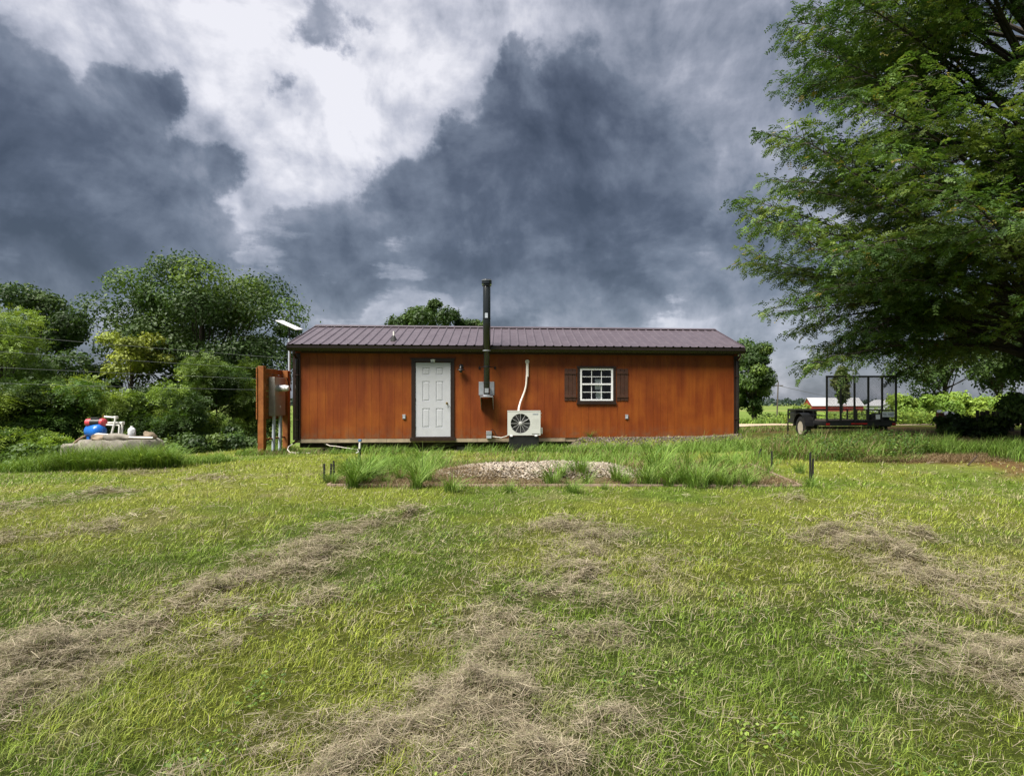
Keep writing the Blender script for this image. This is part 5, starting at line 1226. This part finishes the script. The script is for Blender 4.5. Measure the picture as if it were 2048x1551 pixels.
stuff('trailer_weeds', 'tall green weeds growing around the trailer', 'weeds', [rough(5600, 6.6, 13.9, 1.9, 1.3, .46, .014, GRN + GRN + DRY, 3, (.2, 1.5)), leafy(3800, 6.7, 13.7, 1.8, 1.3, .42, .065, MID + DARK, .46), rough(1800, 8.4, 14.6, 1.4, 1.0, .34, .014, GRN + DRY), rough(1300, 5.9, 16.0, .8, 1.6, .22, .013, DRY + GRN), rough(900, 7.6, 15.4, .8, .5, .42, .014, GRN)])
stuff('dry_weeds', 'brown dead weeds and dry grass under the big tree', 'weeds', [rough(6000, 8.6, 12.6, 2.2, .55, .16, .009, DRY, 2, (.9, 2.4)), rough(6500, 11.0, 14.2, 3.2, 1.1, .22, .011, DRY + [(.10, .10, .03)], 2, (.6, 2.0)), rough(2600, 9.0, 17.5, 2.4, 1.6, .2, .012, DRY + [(.11, .12, .03)], 2, (.6, 2)), rough(1800, 7.0, 12.6, .8, .3, .2, .010, DRY + GRN, 2, (.6, 2))])
stuff('verge_grass', 'long bright green grass between the dry weeds', 'grass', [rough(2600, 9.3, 13.3, 1.2, .45, .36, .013, GRN), rough(3600, 10.6, 12.4, 1.5, .75, .40, .013, GRN), rough(1700, 8.0, 13.6, .7, .5, .3, .012, GRN), rough(900, 9.9, 11.2, .8, .5, .28, .012, GRN)])
stuff('well_grass', 'long fresh grass growing around the old well cap', 'grass', [rough(5400, -9.1, 12.62, 1.3, .32, .56, .012, BRT + GRN, 3, (.3, 1.5), .34), rough(1800, -8.1, 13.5, .9, .5, .22, .011, BRT + GRN), rough(1500, -10.9, 12.7, .75, .45, .34, .012, GRN + BRT), rough(700, -10.3, 12.75, .35, .3, .18, .010, DRY + GRN), rough(2600, -12.6, 13.4, 1.6, .6, .13, .012, GRN), rough(1500, -7.6, 16.0, .6, 1.2, .18, .011, GRN)])
stuff('field_weeds', 'bright green weeds in the field beyond the gravel lane', 'weeds', [rough(9000, 13.5, 33, 7, 3.6, .36, .05, BRT + GRN, 2), rough(4000, 8.6, 22.2, 3.0, 1.6, .13, .02, GRN + DRY, 2), leafy(5000, 21, 36, 9, 4, .55, .20, BRT), leafy(3500, 15.8, 27.5, 2.6, 1.3, .6, .14, BRT, .42)])

pts_ = [(r.uniform(-3.2, 2.6), r.uniform(2.2, 6.5)) for _ in range(34)]
stuff('lawn_weeds', 'small clover leaves scattered through the lawn', 'weeds', [leafy(int(r.integers(25, 110)), x_, y_, r.uniform(.08, .3), r.uniform(.06, .2), .05, .022, MID + BRT) for x_, y_ in pts_], 'leaf')
# tall tufts that stand out one by one in the bed
r = np.random.default_rng(33)
def tuftmesh(seed, n, h, spread):
    rr = np.random.default_rng(seed); a = rr.uniform(0, 6.283, n); q = rr.uniform(0, 1, n) ** .8 * spread; P = np.stack([q * np.cos(a), q * np.sin(a), np.full(n, -.02)], 1)
    V, T_, C_ = blades(P, h * rr.uniform(.45, 1.1, n), .017 * rr.uniform(.6, 1.3, n), rr.uniform(.15, 1.15, n), a + rr.normal(0, .9, n), jitter_cols(n, GRN, rr, .2), 4)
    o = arrays('blades', V, T_, M['grass_blade'], C_); m = o.data; bpy.data.objects.remove(o); return m
tm_ = [tuftmesh(s, (90, 150, 70, 190, 120, 60, 110, 140, 80)[s], (1, .9, 1.1, .85, 1, .8, 1.05, .95, 1.1)[s], (.12, .22, .10, .26, .18, .15, .2, .13, .24)[s]) for s in range(9)]
spots = [(722, 968, .80), (742, 955, .62), (705, 975, .60), (690, 950, .45), (832, 978, .60), (846, 965, .66), (843, 925, .62), (902, 985, .44), (1018, 985, .26), (1105, 968, .50), (1122, 962, .42), (1160, 958, .60), (1175, 970, .56), (1145, 985, .34), (1232, 962, .46), (1250, 970, .40), (1210, 978, .30),
         (1295, 968, .66), (1310, 955, .70), (1338, 972, .50), (1365, 968, .58), (1392, 974, .56), (1418, 968, .62), (1447, 972, .56), (1470, 965, .60), (1492, 972, .46), (1330, 940, .62), (1375, 938, .60), (1425, 936, .60), (1460, 935, .55), (1505, 968, .34), (1538, 945, .34), (1600, 945, .34), (1622, 975, .26), (660, 965, .30), (668, 968, .26), (800, 960, .40), (770, 968, .30), (1290, 900, .40), (1180, 893, .34), (1440, 905, .36)]
for i, (px, py, h_) in enumerate(spots):
    x, y = hit(px, py); t_ = link('grass_tuft', tm_[int(r.integers(0, 9))]); t_.location = (x, y, gh(x, y)); t_.scale = (h_ * r.uniform(1.0, 1.5), h_ * r.uniform(1.0, 1.5), h_ * r.uniform(.8, 1.1)); t_.rotation_euler = (r.normal(0, .08), r.normal(0, .08), r.uniform(0, 6.28))
    lab = ('tall green grass tuft along the foot of the shed behind the bed' if py < 910 else 'tall green grass tuft beside the three black stakes at the bed corner' if px < 760 else
           'tall green grass tuft between the black stakes and the gravel pile' if px < 950 else 'green grass tuft growing at the front of the gravel pile' if px < 1260 else
           'tall green grass tuft in the thick stand beside the gravel pile' if px < 1510 else 'small green grass tuft by the side edging board of the bed')
    tag(t_, lab, 'grass tuft', 'tall grass tufts in the garden bed')
